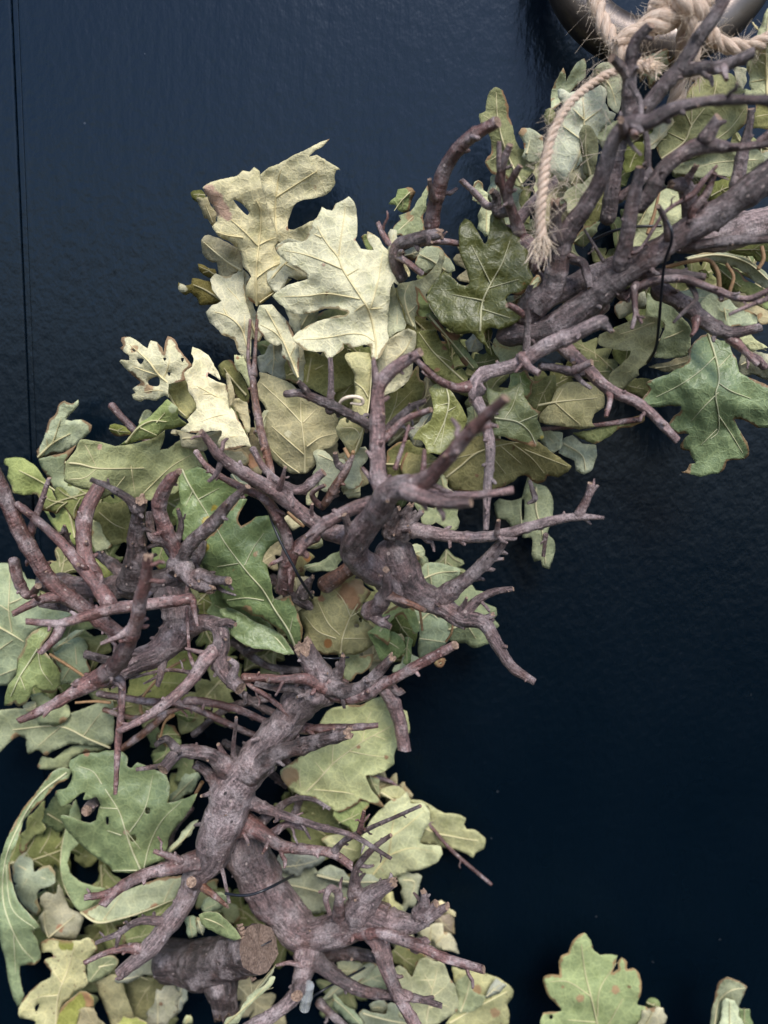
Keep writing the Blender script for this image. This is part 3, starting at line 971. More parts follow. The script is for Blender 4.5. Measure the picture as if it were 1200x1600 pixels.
# left cluster, back limb and hub
b = BR(None, "60,905,4.6,13 90,914,5,19 150,921,5.6,21 195,914,6,23 245,912,6.4,25 284,900,6.6,21", tint='dark', tip='round', label="dark gnarled limb carrying a cluster of stubs, at the far edge of the wreath")
BR(b, "205,920,6.2,26 211,880,6.8,22 213,838,7.4,17 217,810,7.9,13 221,785,8.4,12", tip='ragged', tint='dark', nubs=2)
BR(b, "214,796,8.2,11 203,782,8.5,9 172,762,8.8,6 142,749,9,5", tint='dark', nubs=0.5)
BR(b, "285,905,6.6,18 275,862,7.4,14 259,827,8,15 248,790,8.4,14 257,764,8.8,13 266,750,9,11 278,738,9.3,6", tip='ragged', tint='red')
BR(b, "275,845,7.6,8 283,820,7.7,6 278,795,7.8,4", tint='dark', nubs=1)
BR(b, "276,890,7,17 300,848,7.6,14 334,817,8.3,13 360,784,9,10 387,760,9.6,6", tint='dark', nubs=1.5)
BR(b, "284,885,7.2,17 302,908,8,15 326,920,8.6,10", tip='ragged', tint='dark', nubs=3)
BR(b, "312,898,8,13 335,906,8.5,10 357,907,8.9,8", tint='dark', nubs=3)
BR(b, "330,914,8.2,6 350,924,8.4,4 368,930,8.6,2.4", tip='round', tint='dark', nubs=0)
BR(b, "290,900,6.6,16 262,850,6,12 240,840,5.6,10 232,800,5.4,7", tint='dark', nubs=1)
BR(b, "200,905,6,14 176,882,5.6,11 150,864,5.2,7", tint='dark', nubs=1)
BR(b, "280,905,6.4,15 310,870,6,11 318,845,5.6,8", tint='dark')
# red twigs fanning left
b = BR(None, "-12,735,8.2,14 0,758,8.2,14 22,810,8,15 49,862,7.8,16 76,905,7.6,16 124,946,7.2,16 161,972,7,16 205,1002,6.8,15", tip='round', tint='red', flare=0.1, label="long reddish brown branch slanting in from the frame edge over the dark door")
BR(b, "41,858,7.6,9 49,826,7.4,8 64,785,7.2,6 77,747,7.2,4", tint='red')
BR(b, "20,870,6,9 28,905,6,11 45,930,6,9 60,915,7.2,7", tint='red', nubs=0.6)
BR(b, "100,930,7.4,12 68,936,8,9 45,945,8.4,8 24,957,8.8,7", tip='ragged', tint='red')
BR(b, "80,910,7.6,6 72,893,8,3", tint='pink', nubs=0)
BR(b, "110,950,7,8 88,948,6.6,7 62,944,6.2,6", tint='dark')
b = BR(None, "305,934,9,12 240,943,9.6,12 180,950,10,13 131,964,10.3,11 94,974,10.6,9 40,971,11,6.5", tint='red', flare=0.1, label="smooth pinkish brown branch lying across the front with a forked tip")
BR(b, "170,944,9.9,15 142,904,9.2,12 109,862,8.8,11 67,821,8.4,9 26,787,8,7", tint='red')
BR(b, "146,905,9,15 131,860,8.2,15 131,815,7.4,15 148,774,6.6,14 158,752,6,12", tint='red')
BR(b, "97,974,10.5,10 86,997,10.8,9 62,1021,11.2,7", tint='red')
BR(b, "300,934,9.1,8 304,955,9.3,5 309,978,9.5,3", tint='red', nubs=1)
BR(b, "134,888,9.2,6 122,882,9.5,4", tint='red', nubs=0)
b = BR(None, "118,1076,9.6,18 150,1062,10,19 184,1035,10.6,19 199,1010,11.2,17 212,970,12,15 224,920,13,13 231,873,13.8,10", tip='ragged', tint='red', flare=0, label="upright reddish stub with a splintered pale tip, standing out toward the viewer")
BR(b, "165,1055,10,18 131,1074,10.2,17 100,1092,10.6,12 62,1112,11.2,10 28,1127,11.6,6", tint='red')
BR(b, "204,984,11.6,10 186,995,11.9,6 157,1006,12.2,3.6", tint='pink', nubs=0)
BR(b, "190,1035,10.4,13 165,1031,10.4,9 133,1022,10.4,8", tint='dark', nubs=2)
BR(b, "186,1062,9.8,8 190,1100,9.9,7.5 184,1162,10.2,7 180,1240,10.6,4.5", tint='red', label="thin straight reddish twig hanging down over the green leaf")
b = BR(None, "258,905,6.4,28 279,948,6.6,31 279,988,6.8,31 250,1018,7.2,25 210,1034,7.8,22 165,1062,8.6,20", tip='round', tint='grey', flare=0.05, label="grey crooked limb bending round behind the splintered stub")
BR(b, "255,1020,7.2,13 253,1045,7.6,8 246,1072,8,5", tint='grey', nubs=1)
BR(b, "285,985,6.8,20 318,972,7.4,16 342,980,7.9,17 348,1004,8.2,17 344,1028,8.4,17 352,1050,8.7,16 376,1076,9.2,13", tint='grey')
BR(b, "336,976,7.9,9 356,972,8.3,7 368,976,8.6,5", tint='grey', nubs=1)
BR(b, "342,1012,8.4,15 322,1030,8.8,14 292,1070,9.4,12 244,1111,10.2,10 184,1144,11,6.5", tint='pink')
BR(b, "360,1064,9,10 367,1040,9.2,8 358,1030,9.3,5", tint='pale', nubs=0)
BR(b, "382,1080,8.6,6 384,1100,8.8,4", tint='dark', nubs=1)
# thin stems behind the cluster
b = BR(None, "150,1083,4.4,6 232,1096,4.6,8 285,1100,4.8,8 364,1134,5,7 400,1150,5.2,7", tint='red', label="thin brown stem running low behind the cluster")
BR(b, "292,1096,4.8,8 356,1104,5,8 431,1134,5.2,7", tint='red')
BR(b, "160,1108,4,5 215,1122,4.2,6 262,1112,4.4,6 300,1098,4.7,6", tint='rust')
BR(b, "175,1180,3.6,7 225,1145,4,8 262,1113,4.4,7", tint='rust', nubs=0.6)
b = BR(None, "302,1051,7.4,5 262,1047,7.6,4 202,1060,8,3.4", tint='dark', nubs=2)
b = BR(None, "376,1058,7.4,8 420,1060,7.6,9 452,1063,7.8,8", tint='red', tip='round')
BR(b, "386,1066,7.4,5 420,1090,7.6,6 452,1117,7.8,5", tint='red')
b = BR(None, "292,948,8,3 294,990,8.4,3.4 297,1024,8.6,4 303,1040,8.6,5", tint='red', nubs=1)
# fork in the middle of the picture
b = BR(None, "606,842,7,34 616,872,7,37 630,903,7,35 655,928,7.2,28 686,943,7.6,23 720,965,8.2,17 752,972,8.7,14 775,1006,9.2,12 802,1043,9.8,10 836,1066,10.4,7",
       tint='grey', flare=0.12, label="grey forked limb in the middle whose tail curves out over the dark door")
BR(b, "640,930,7,27 604,908,7.4,27 576,890,8,26 553,860,9,26 564,832,10,25 588,800,11.2,24 613,766,12.4,24 646,760,13.2,20", tip='round', tint='grey', flare=0)
BR(b, "640,762,13,21 665,750,13.6,16 696,720,14.4,14 740,669,15.6,13 790,622,17,10", tint='red', label="blurred reddish twig jutting far out toward the viewer")
BR(b, "636,764,13.2,19 667,778,14,13 702,786,14.6,11 736,785,15.2,9", tint='pink')
BR(b, "650,766,12.6,14 690,773,12.8,9 740,774,13,8 801,766,13.2,8", tint='pink')
BR(b, "606,775,11.6,20 594,750,11.2,16 590,710,10.8,15 590,661,10.6,15 590,612,10.6,13 600,590,10.7,14 624,571,10.9,13 657,550,11.2,8", tint='pink')
BR(b, "591,604,10.6,9 586,585,10.7,7 584,563,10.8,4", tip='ragged', tint='pink', nubs=0)
BR(b, "600,684,10.4,9 631,657,10.6,7 673,640,11,5", tint='red')
BR(b, "600,678,9.8,8 628,650,9.6,8 645,636,9.6,7 666,626,9.8,5", tint='dark', nubs=2)
BR(b, "617,735,11.4,5 631,691,11.2,4 639,664,11,3", tint='red', nubs=1)
BR(b, "660,745,12,6 663,702,11.8,4", tint='red', nubs=1)
BR(b, "590,760,11,8 575,742,10.8,5 566,731,10.6,4", tint='red', nubs=0)
BR(b, "556,838,9,20 520,834,8.4,17 490,815,8,15 441,776,8,15 400,750,8.2,14 372,734,8.5,12 345,714,8.9,10 314,674,9.6,6", tint='pink', label="mauve brown twig reaching up and out from the fork")
BR(b, "348,716,8.8,7 338,740,9,5 325,753,9.2,3.6", tint='grey', nubs=0)
BR(b, "434,770,8,8 440,752,8.6,5 446,730,9.2,3", tint='pink', nubs=1)
BR(b, "600,785,11,18 560,791,10.4,13 535,802,10.2,12 505,820,10.2,12 476,850,10.4,10 464,866,10.6,9", tint='pink')
BR(b, "470,860,10.4,8 480,868,10.2,6", tint='pink', nubs=0)
BR(b, "552,848,9.4,17 547,828,10,10 538,804,10.6,6", tint='grey', nubs=0)
BR(b, "640,826,8,14 710,838,8.6,12 774,837,9.2,11 837,821,9.8,10 880,810,10.2,9 906,807,10.5,8 944,809,10.8,3", tint='pale', label="long pale twig with a forked tip reaching over the bare dark door")
BR(b, "902,808,10.4,9 917,778,10.8,7 922,755,11.1,5", tint='pink')
BR(b, "918,778,10.8,5 934,758,11,3", tint='pink', nubs=0)
BR(b, "777,836,9.4,6 779,813,10,4", tint='pink', nubs=0)
BR(b, "776,838,9.3,7 800,842,9.6,4 808,841,9.6,3", tint='pale', nubs=0)
BR(b, "702,838,8.6,5 703,854,8.8,3", tip='ragged', tint='pale', nubs=0)
BR(b, "684,940,7.6,19 732,901,8.4,14 770,867,9,13 790,840,9.3,9", tint='grey')
BR(b, "760,876,8.9,6 775,874,9,4 787,873,9.1,3", tint='grey', nubs=0)
BR(b, "722,962,8.2,13 749,937,8.5,9 775,924,8.8,7 802,920,9.1,5", tint='grey')
BR(b, "720,955,8.3,7 725,945,8.5,5 729,934,8.8,3", tint='grey', nubs=0)
BR(b, "752,970,8.7,9 768,962,8.8,5", tip='ragged', tint='grey', nubs=0)
BR(b, "700,960,8,11 718,976,8.3,7 724,980,8.4,4", tip='ragged', tint='grey', nubs=0)
BR(b, "572,958,8.2,18 592,946,9,17 603,925,9.8,14 603,890,10.6,7", tint='grey', nubs=0.5)
BR(b, "606,930,9.8,10 632,941,10.4,7 664,954,11,5", tint='rust', nubs=0)
BR(b, "580,954,8.6,13 590,968,9,10 611,980,9.4,6", tint='grey')
BR(b, "626,870,6.8,10 640,890,7,8 655,905,7.2,7", tint='grey', nubs=1)
q = BR(None, "500,920,5,15 530,898,5.2,15 565,874,5.4,14", tint='rust', nubs=0.3)
BR(None, "470,935,5.4,14 480,915,5.8,10 488,902,6,4", tip='ragged', tint='dark', nubs=3)
BR(b, "622,828,7.8,18 632,806,8,12 640,792,8.2,7", tip='ragged', tint='dark', nubs=3)
BR(b, "608,832,7.8,14 616,808,8.2,9 622,796,8.4,5", tip='ragged', tint='dark', nubs=3)
BR(b, "632,838,7.8,11 648,812,8,8 660,800,8.1,4", tip='ragged', tint='dark', nubs=2)
b = BR(None, "304,703,7,5 326,731,7.2,6 375,761,7.4,8 412,780,7.4,10 436,812,7.2,11 449,842,6.8,12 446,880,6.2,14 440,925,5.6,14", tint='red')
BR(None, "500,835,6.4,11 470,850,6.4,13 452,875,6.2,14 448,920,5.8,14", tint='red', nubs=0.6)
# small stems among the pale leaves
b = BR(None, "442,616,8.2,6 470,615,8.1,8 500,626,7.9,10 545,646,7.6,10 585,668,7.2,10", tint='dark', tip='round', label="short dark twig with two prongs lying over the pale leaves")
BR(b, "482,620,8,8 474,605,8.3,7 466,596,8.5,5", tint='dark', nubs=0)
BR(b, "516,640,7.6,9 517,600,7.4,6 516,560,7,5", tint='grey')
b = BR(None, "394,585,7,6 398,624,7.2,7 408,672,7.4,8 421,722,7.4,8 424,760,7.4,8", tint='rust', nubs=1.4, flare=0)
BR(b, "393,698,7.6,6 412,731,7.7,7 440,755,7.7,8 470,765,7.6,10 506,738,7.6,9", tint='grey')
BR(b, "396,590,7,7 398,560,6.8,4 402,500,6.6,3", tint='rust', nubs=0, tip='round')
BR(b, "394,592,7,6 388,565,6.8,4 391,500,6.4,3", tint='rust', nubs=0, tip='round')
b = BR(None, "505,792,6.4,8 527,757,6.8,9 541,735,7,8 552,712,7,4", tint='rust', tip='round', nubs=2, flare=0)
BR(b, "500,790,6,7 488,772,6.3,5 508,758,6.5,4", tint='red', nubs=0)
BR(b, "528,725,6.8,6 524,708,7.2,5", tint='dark', nubs=1)
BR(None, "171,630,3,6 188,650,3,7 214,676,3.2,7 232,690,3.4,6", tint='red', nubs=0.5, label="thin pink twig tip poking out behind the light green leaf")
# grey stubs behind the lower trunk
b = BR(None, "590,1060,4,13 606,1085,4.2,15 620,1110,4.4,15 632,1172,4.8,14", tint='pink', nubs=0.3)
BR(b, "605,1064,4.2,10 622,1082,4.4,8 630,1078,4.4,7", tint='grey', nubs=0)
BR(None, "585,1214,1.6,5 612,1222,1.6,4 640,1250,1.8,3.4 705,1328,2,4 768,1382,2.2,4", tint='red', nubs=0.4, label="thin dark stem crossing behind the pale outer leaf")
SLIM[0] = 0.87
# upper right: front diagonal
b = BR(None, "775,528,6.4,14 800,522,6.4,24 850,516,6.6,28 910,478,7,26 967,430,7.6,25 1013,400,8,23 1067,367,8.4,25 1133,323,8.9,26 1215,268,9.4,29 1290,225,9.8,28", tint='mauve', flare=0, label="thick grey brown branch sweeping diagonally up out of the frame")
BR(b, "815,515,6.4,24 830,480,6.6,31 855,457,7,27 871,415,7.6,23 884,365,8.2,20 912,325,8.8,18 940,278,9.4,16 960,215,10.2,15 983,193,10.6,16 1013,190,11,16 1053,170,11.4,14 1090,160,11.7,10 1143,156,12,9.5 1215,158,12.5,9", tint='mauve', flare=0, label="tall mauve brown branch rising past the twine and bending over at its top")
BR(b, "872,375,8.2,16 869,345,8.6,12 867,320,9,10", tip='ragged', tint='dark', nubs=1)
BR(b, "975,205,10.6,10 970,187,11.4,7", tint='pale', nubs=1)
BR(b, "990,205,10.8,9 993,215,11.6,7", tint='rust', nubs=0)
BR(b, "977,212,10.4,6 988,228,10.6,4 1002,243,10.8,3", tint='mauve', nubs=0)
BR(b, "948,352,6,14 957,300,6.4,14 966,235,6.8,14 980,187,7.4,15 983,133,8,13 986,85,8.5,12 994,62,8.8,11 1017,39,9.2,9", tint='mauve')
BR(b, "986,128,8,10 972,105,8.4,9 956,90,8.8,8", tint='dark')
BR(b, "983,128,9,5 1000,157,9.4,5 1002,190,9.6,5 1010,217,9.6,6 1012,262,9.6,7", tint='mauve', nubs=1)
BR(b, "996,178,8,13 1033,137,8.5,15 1067,100,8.9,15 1092,60,9.2,14 1127,7,9.6,12 1150,-35,9.8,11", tint='mauve', tip='none')
BR(b, "1070,108,8.9,12 1100,105,9.4,11 1125,103,9.7,11 1177,83,10.2,11", tint='dark')
BR(b, "1130,104,9.8,8 1135,125,10.2,4", tint='pink', nubs=0)
BR(b, "990,330,8,14 1013,305,8.4,15 1033,268,8.7,15 1067,243,9,16 1100,228,9.3,17 1147,230,9.6,9 1215,222,10,8.5", tint='mauve')
BR(b, "1096,228,9.3,16 1123,183,9.8,9", tint='mauve')
BR(b, "1182,226,9.8,7 1215,196,10.2,6", tint='pink')
BR(b, "970,425,7.8,17 976,390,8.4,16 985,333,9,14 996,285,9.4,12 1001,261,9.6,10", tint='mauve')
BR(b, "1085,345,7.4,18 1080,318,7.6,16 1072,290,7.8,16 1050,288,8.4,9", tip='ragged', tint='mauve')
BR(b, "1072,285,8,8 1086,262,8.4,6", tip='ragged', tint='pink', nubs=0)
BR(b, "994,395,8.6,4 1040,330,9,4 1083,304,9.3,6 1102,280,9.5,5 1121,258,9.7,3", tint='red')
BR(b, "1080,334,8.8,8 1105,300,9.2,8 1118,268,9.5,5", tint='red', nubs=1)
BR(b, "1150,300,6.6,14 1155,275,6.6,13 1162,235,6.8,11 1170,200,7,8 1174,170,7.2,7", tint='mauve')
BR(b, "1044,368,9,8 1040,345,9.4,6 1028,322,9.8,5", tint='mauve', nubs=0)
BR(b, "1060,385,8,11 1095,382,8.4,11 1133,377,8.7,11 1197,374,9.2,8", tip='ragged', tint='dark', nubs=0.4)
BR(b, "1060,370,5,22 1120,372,5.2,26 1170,358,5.4,30 1260,330,5.6,32", tint='pale', nubs=0.2)
BR(b, "815,505,6,24 848,470,5.8,24 890,448,5.6,22 935,428,5.6,20 985,408,5.8,20 1040,395,6,18", tint='mauve', nubs=0.4)
BR(b, "890,405,6.4,8 910,410,6.8,9 918,430,7.2,9 923,452,7.6,7", tint='mauve', nubs=0.4)
BR(b, "944,410,7.6,4 930,385,8,3.4 913,358,8.4,2.6", tint='dark', nubs=1)
BR(b, "950,320,6.2,9 990,295,6.6,10 1020,265,7,8", tint='mauve', nubs=0.4)
BR(b, "823,552,7.6,8 824,500,8,7 822,470,8.2,6 830,445,8.4,6", tint='dark', nubs=0.3)
BR(b, "820,492,8,6 806,482,8.3,7 793,476,8.5,6", tint='red', nubs=0.5)
b = BR(None, "915,500,6.6,14 930,482,6.8,11 965,444,7.2,10 1013,428,7.6,10 1053,427,8,9 1103,433,8.4,7", tint='mauve', label="grey twig arching beneath the diagonal branch, bearing hanging spurs")
BR(b, "975,462,7.2,11 1013,441,8,10 1067,436,8.6,9 1083,440,8.8,8 1117,453,9.1,8 1167,467,9.5,7 1205,452,9.9,6", tint='pink')
BR(b, "992,447,8,8 992,480,8.2,6 993,490,8.3,6 987,514,8.5,4.5", tint='red')
BR(b, "993,490,8.3,5 1003,505,8.4,3", tint='red', nubs=0)
BR(b, "1078,442,8.6,7 1088,466,8.8,6 1070,486,9,5 1052,504,9.2,3", tint='dark')
BR(b, "1125,456,9.1,7 1128,470,9.2,4", tint='mauve', nubs=0)
BR(b, "1020,445,6,16 1045,462,6,16 1077,480,6.2,17 1100,500,6.5,17 1140,521,7,14 1189,512,7.6,8", tint='mauve')
BR(b, "1140,525,7,12 1160,545,7.4,8 1184,570,7.8,6", tint='red')
BR(b, "1088,498,6.6,10 1086,515,7,6 1080,525,7.2,4", tint='red', nubs=0)
BR(b, "1205,462,10,6 1170,478,10,5 1139,492,10,3.4", tint='pink')
BR(b, "950,470,6,12 920,498,5.8,14 890,520,5.6,14", tint='red', nubs=0.3)
b = BR(None, "950,497,9.4,13 905,518,9,17 855,539,8.6,18 810,568,8.2,15 785,576,8.2,14 755,586,8.2,15 742,600,8.4,15 741,618,8.6,14 757,650,9,12 766,700,9.5,11.5 762,762,10.2,10 759,828,10.8,6", tint='pale', flare=0, label="pale grey broken twig crossing the middle and hanging straight down")
BR(b, "938,504,9.3,11 948,510,9.5,8 954,516,9.6,5", tip='ragged', tint='dark', nubs=1)
BR(b, "740,604,8.4,13 712,606,8.8,9 684,594,9.3,8 650,562,9.8,6", tint='red')
BR(b, "815,558,8.4,11 825,572,9,9 843,584,9.5,7", tint='pink', nubs=1)
BR(b, "764,664,9.2,6 778,666,9.4,4", tint='pink', nubs=0)
BR(b, "764,640,9,6 778,648,9.2,3", tint='pink', nubs=0)
BR(b, "750,610,8.6,11 735,626,8.9,6", tint='mauve', nubs=0)
b = BR(None, "868,530,7,14 885,545,7.2,14 917,577,7.8,14 950,607,8.4,13 1000,631,9,11 1033,661,9.5,10 1059,689,10,8", tint='pink', label="brown twig angling down and ending over the dark door below the leaves")
BR(b, "952,608,8.4,8 953,625,8.8,6 947,651,9.2,4.5", tint='red', nubs=1)
BR(b, "925,582,7.8,9 895,582,8,10 870,576,8.2,9 845,572,8.2,8", tint='mauve', tip='round')
BR(b, "893,580,8,9 908,574,8.5,8 925,566,9,7", tint='pink', nubs=1)
BR(b, "898,584,8.1,6 910,597,8.5,5 924,607,8.8,4", tint='mauve', nubs=1)
BR(None, "830,672,3.4,5 880,668,3.4,5 935,664,3.4,5 1000,655,3.4,7", tint='red', nubs=0.4)
SLIM[0] = 1.0
# upper left twigs
b = BR(None, "672,362,6,12 680,310,6.6,13 697,262,7.2,13 730,220,8,12 778,190,8.8,10", tint='red', nubs=0.6, label="stout arched reddish twig curving up by itself against the dark door")
BR(b, "678,312,7.2,6 672,290,7.9,5 671,280,8.1,4", tint='pink', nubs=0)
b = BR(None, "630,440,5.4,10 618,412,5.8,12 622,385,6.2,12 650,374,6.8,12 683,366,7.4,10", tint='dark', tip='ragged')
BR(b, "655,378,6.4,8 690,377,6.2,6 720,381,6.2,5", tint='red')
BR(b, "618,390,5.8,7 604,375,5.6,6 590,348,5.4,5", tint='red', nubs=0.5)
BR(b, "622,400,6.2,6 640,412,6.4,6 660,428,6.4,6", tint='red', nubs=0.5)
b = BR(None, "815,375,6.2,11 805,345,6.8,10 793,312,7.4,9 785,290,7.8,7 781,262,8.2,6 780,221,8.6,4", tint='red')
BR(b, "782,285,7.8,8 786,256,8.3,7 797,226,8.8,6", tint='red')
BR(b, "795,318,7.4,8 793,300,7.7,9 800,280,8.1,7 813,259,8.6,5", tint='red', nubs=1.4)
BR(b, "778,330,6.6,9 775,305,6.8,8 768,298,7,6", tint='dark', nubs=1)
BR(b, "806,350,6.4,10 833,318,6.2,10 868,282,6,9", tint='grey')
BR(b, "762,322,6.2,6 745,305,6.2,6 720,281,6.4,5", tint='red', nubs=0.5)
BR(b, "812,370,6.4,12 830,390,6.4,16 848,420,6.4,18", tint='red', nubs=0.6)

# dark stems in the heart of the wreath
for dta in ("380,1020,3.4,7 420,1010,3.6,9 470,1015,3.6,8", "330,1040,3,6 400,1100,3.2,8 470,1130,3.2,8", "300,1150,2.6,6 350,1110,3,8 420,1090,3.2,9", "360,1000,2.4,8 420,1040,2.6,8 500,1050,2.8,8",
            "420,900,3.2,9 470,940,3.6,10 530,960,3.6,8", "450,1230,3,7 400,1190,3.2,9 350,1160,3.2,8", "300,1260,3.2,8 270,1300,3.4,7 262,1345,3.4,6", "440,1180,2.4,9 470,1230,2.6,9 455,1290,2.8,8"):
    BR(None, dta, tint='dark', tip='round', nubs=1)

# ------------------------------------------------------------------ leaves: outlines in the pixels of an enlarged view, tile = (x, y, scale) of that view
A = (270, 200, .25); B = (400, 290, .25); Cc = (170, 500, .25); D_ = (380, 460, .25); E_ = (600, 380, .25); F_ = (640, 620, .25)
G_ = (740, 80, .25); H_ = (900, 450, .25); I_ = (0, 610, .25); J_ = (260, 740, .25); K_ = (0, 870, .25); L_ = (460, 850, .28333)
M_ = (0, 1150, .275); N_ = (0, 1350, .20833); O_ = (420, 1080, .29167); P_ = (500, 1350, .25833); Q_ = (200, 1380, .26667)
R_ = (1000, 0, .16667); S_ = (800, 0, 1 / 3); U_ = (800, 300, 1 / 3); V_ = (550, 150, 1 / 3); W_ = (800, 1400, 1 / 3); X_ = (180, 200, .4); Z_ = (0, 0, 1)
PALE = (.68, .625, .405); PALE2 = (.58, .54, .37); SAGE = (.42, .43, .285); SAGEG = (.33, .385, .225); TAN = (.38, .34, .22); GREY = (.39, .40, .32)
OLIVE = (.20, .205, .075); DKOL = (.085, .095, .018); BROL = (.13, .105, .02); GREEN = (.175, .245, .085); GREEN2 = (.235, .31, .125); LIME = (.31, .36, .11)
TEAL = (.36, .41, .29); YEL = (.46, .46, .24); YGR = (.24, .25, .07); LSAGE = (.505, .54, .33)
RUSTC = (.42, .21, .12); TANC = (.44, .27, .15); BRN = (.20, .10, .06); PINK = (.58, .36, .28); YELC = (.46, .34, .05); ORG = (.40, .16, .05)

# -- upper pale group
LF(A, "655,720 630,640 600,540 575,450 558,370 548,290 600,250 680,215 750,175 830,135 900,100 980,68 940,110 880,150 850,178 900,170 960,205 1020,240 1050,265 1022,262 1010,300 1015,350 990,390 940,425 880,440 810,450 760,480 735,530 720,590 718,628 755,638 820,605 890,575 900,650 850,720 700,735",
   "655,720 640,550 640,480 650,380 665,290 710,215;645,500 590,512;650,430 760,360 900,270;648,640 700,690", 3.6, PALE, tilt=(.5, -.6), k1=.6, stains=[(885, 370, 12, RUSTC), (975, 72, 14, TANC), (720, 625, 14, RUSTC)], label="pale leaf ending in a thin curled point, highest of the pale cluster")
LF(A, "530,1110 490,1085 460,1050 455,1000 475,960 490,925 465,890 440,870 432,800 400,745 350,710 290,680 245,615 278,578 270,530 235,470 205,410 185,372 225,345 330,312 400,300 440,265 480,272 510,245 542,268 548,310 560,380 580,450 605,545 632,620 655,700 640,750 670,800 700,850 712,935 745,945 700,985 640,1030 560,1095",
   "525,1110 520,950 525,840 540,720 550,600 545,500 520,450;525,730 450,650 365,575;530,735 600,700 645,685;525,935 600,880 680,840;545,1090 600,1050 700,985;440,685 340,670 270,650", 4.9, PALE, tilt=(-.3, -.8), k1=-.9,
   stains=[(225, 390, 50, PINK), (270, 440, 60, PINK), (305, 510, 62, PINK), (345, 550, 36, PINK), (270, 470, 26, RUSTC), (480, 1090, 40, RUSTC)], holes=["378,447 430,472 478,532 468,545 420,505"], label="pale leaf with a wrinkled pinkish brown patch at its upper corner")
LF(A, "165,440 205,440 245,490 275,560 250,602 200,550 165,490", "250,590 210,490", 3.8, TAN)
LF(A, "200,430 155,462 108,412 150,390 190,400", "", 3.2, DKOL)
LF(A, "275,910 230,937 195,915 155,855 200,865 255,885", "", 2.2, BROL)
LF(A, "322,1085 250,1102 170,1107 150,1060 110,1030 80,1045 40,1020 35,965 80,985 115,975 120,940 180,945 240,965 250,1010 300,1050", "310,1080 200,1010 130,980", 2.3, BROL, stains=[(60, 1000, 40, PALE2)], label="small dark olive brown leaf poking out at the far edge of the pale cluster")
LF(A, "440,890 380,915 300,945 270,840 245,840 210,820 185,780 180,700 200,670 240,670 290,690 340,715 400,750 432,800", "430,890 360,850 270,780 195,715", 3.3, TAN, k1=.7, tilt=(.2, 0))
LF(X_, "530,885 520,935 480,870 465,830 415,805 405,790 370,760 355,720 375,695 415,675 400,655 378,630 372,590 390,570 440,580 500,555 505,610 512,680 530,740",
   "528,900 490,780 440,735 375,715;505,800 500,700 440,625;440,735 415,690", 4.1, PALE2, k1=-.5, tilt=(0, .4))
LF(D_, "345,530 300,470 270,410 250,400 240,380 245,310 210,325 150,290 100,230 75,190 85,110 100,70 180,65 230,120 280,170 310,240 330,300 350,350 350,450", "345,520 280,360 230,250 140,90;255,300 200,240 110,190;290,390 320,330", 5.0, PALE, tilt=(.4, .2), stains=[(307, 305, 16, ORG), (255, 395, 20, BRN)])
LF(D_, "240,300 262,400 240,528 200,502 120,480 90,420 130,370 190,310", "", 3.7, GREY)
LF(D_, "270,80 320,100 350,130 360,230 350,300 320,240 290,170", "", 4.4, PALE2)
LF(D_, "335,330 372,340 378,480 370,540 345,540 350,430", "", 4.5, PALE2)
LF(B, "745,1085 722,1065 715,1010 690,995 640,1005 590,1020 570,995 545,990 550,1015 520,1045 450,1085 435,1060 425,1040 370,1040 300,1025 250,985 225,955 260,915 330,870 420,835 500,815 560,810 577,795 540,780 500,770 430,770 370,790 300,805 230,800 180,765 120,715 100,690 150,650 210,615 280,600 325,580 310,550 260,520 200,480 140,430 118,395 150,370 200,355 280,355 310,340 330,290 365,215 385,190 405,155 410,135 440,150 475,155 500,110 540,95 580,68 610,100 628,150 630,230 632,310 620,340 640,370 655,395 680,400 720,405 735,400 715,370 695,320 695,285 725,300 770,330 790,370 820,400 850,440 860,490 870,540 898,590 890,625 860,605 840,650 835,720 825,800 820,900 830,960 770,1080",
   "745,1090 750,990 730,870 700,770 650,690 590,600 540,520 515,450 450,370 400,290 370,215;740,975 680,935 600,925 480,945 350,960 240,960;650,710 550,690 440,675 320,690 130,695;535,520 430,475 300,430 140,400;515,440 530,330 550,200 560,110;715,770 750,650 770,560 795,400;410,325 330,290;715,770 820,765;570,560 640,520;680,740 600,800",
   6.2, PALE, dp=[(745, 1090, 6.4), (700, 770, 6.5), (540, 520, 6.3), (370, 215, 5.6), (580, 68, 5.8), (720, 300, 6.0), (890, 600, 5.9), (240, 955, 5.6), (450, 1080, 6.0), (130, 690, 5.2), (400, 670, 6.0), (130, 400, 5.2), (420, 740, 5.9), (300, 560, 5.7), (820, 900, 6.1)],
   stains=[(420, 490, 13, PINK), (440, 670, 18, BRN), (625, 340, 16, PINK), (120, 400, 14, BRN), (380, 205, 14, PALE)], label="broad pale leaf with deep narrow lobes, front and centre of the pale cluster")
LF(B, "860,610 885,690 915,780 938,870 930,900 880,915 820,965 812,900 822,760 840,660", "850,640 880,780 880,910", 4.8, SAGE)
LF(D_, "830,640 830,520 835,420 890,300 970,240 1030,215 1080,235 1080,310 1060,370 1060,480 1030,545 960,600 880,635", "850,600 960,400 1010,350 1060,260;905,290 970,240", 5.2, PALE2, tilt=(.2, -.3))
LF(D_, "690,1010 655,1000 640,960 620,920 590,880 580,830 610,780 650,765 655,800 672,770 680,700 700,610 690,540 697,500 660,440 635,390 650,365 720,360 790,365 805,410 805,450 800,520 790,620 780,720 775,790 755,860 750,900 735,950 705,1000",
   "655,1100 700,980 745,860 775,750 795,600 803,450;780,640 750,590 697,545;730,880 700,840 590,835;740,860 700,930", 6.7, (.50, .47, .25), k1=1.6, tilt=(.2, .3), holes=["640,780 655,772 660,800 648,805"], label="narrow yellowish leaf folded along its midrib beside the bare stem")
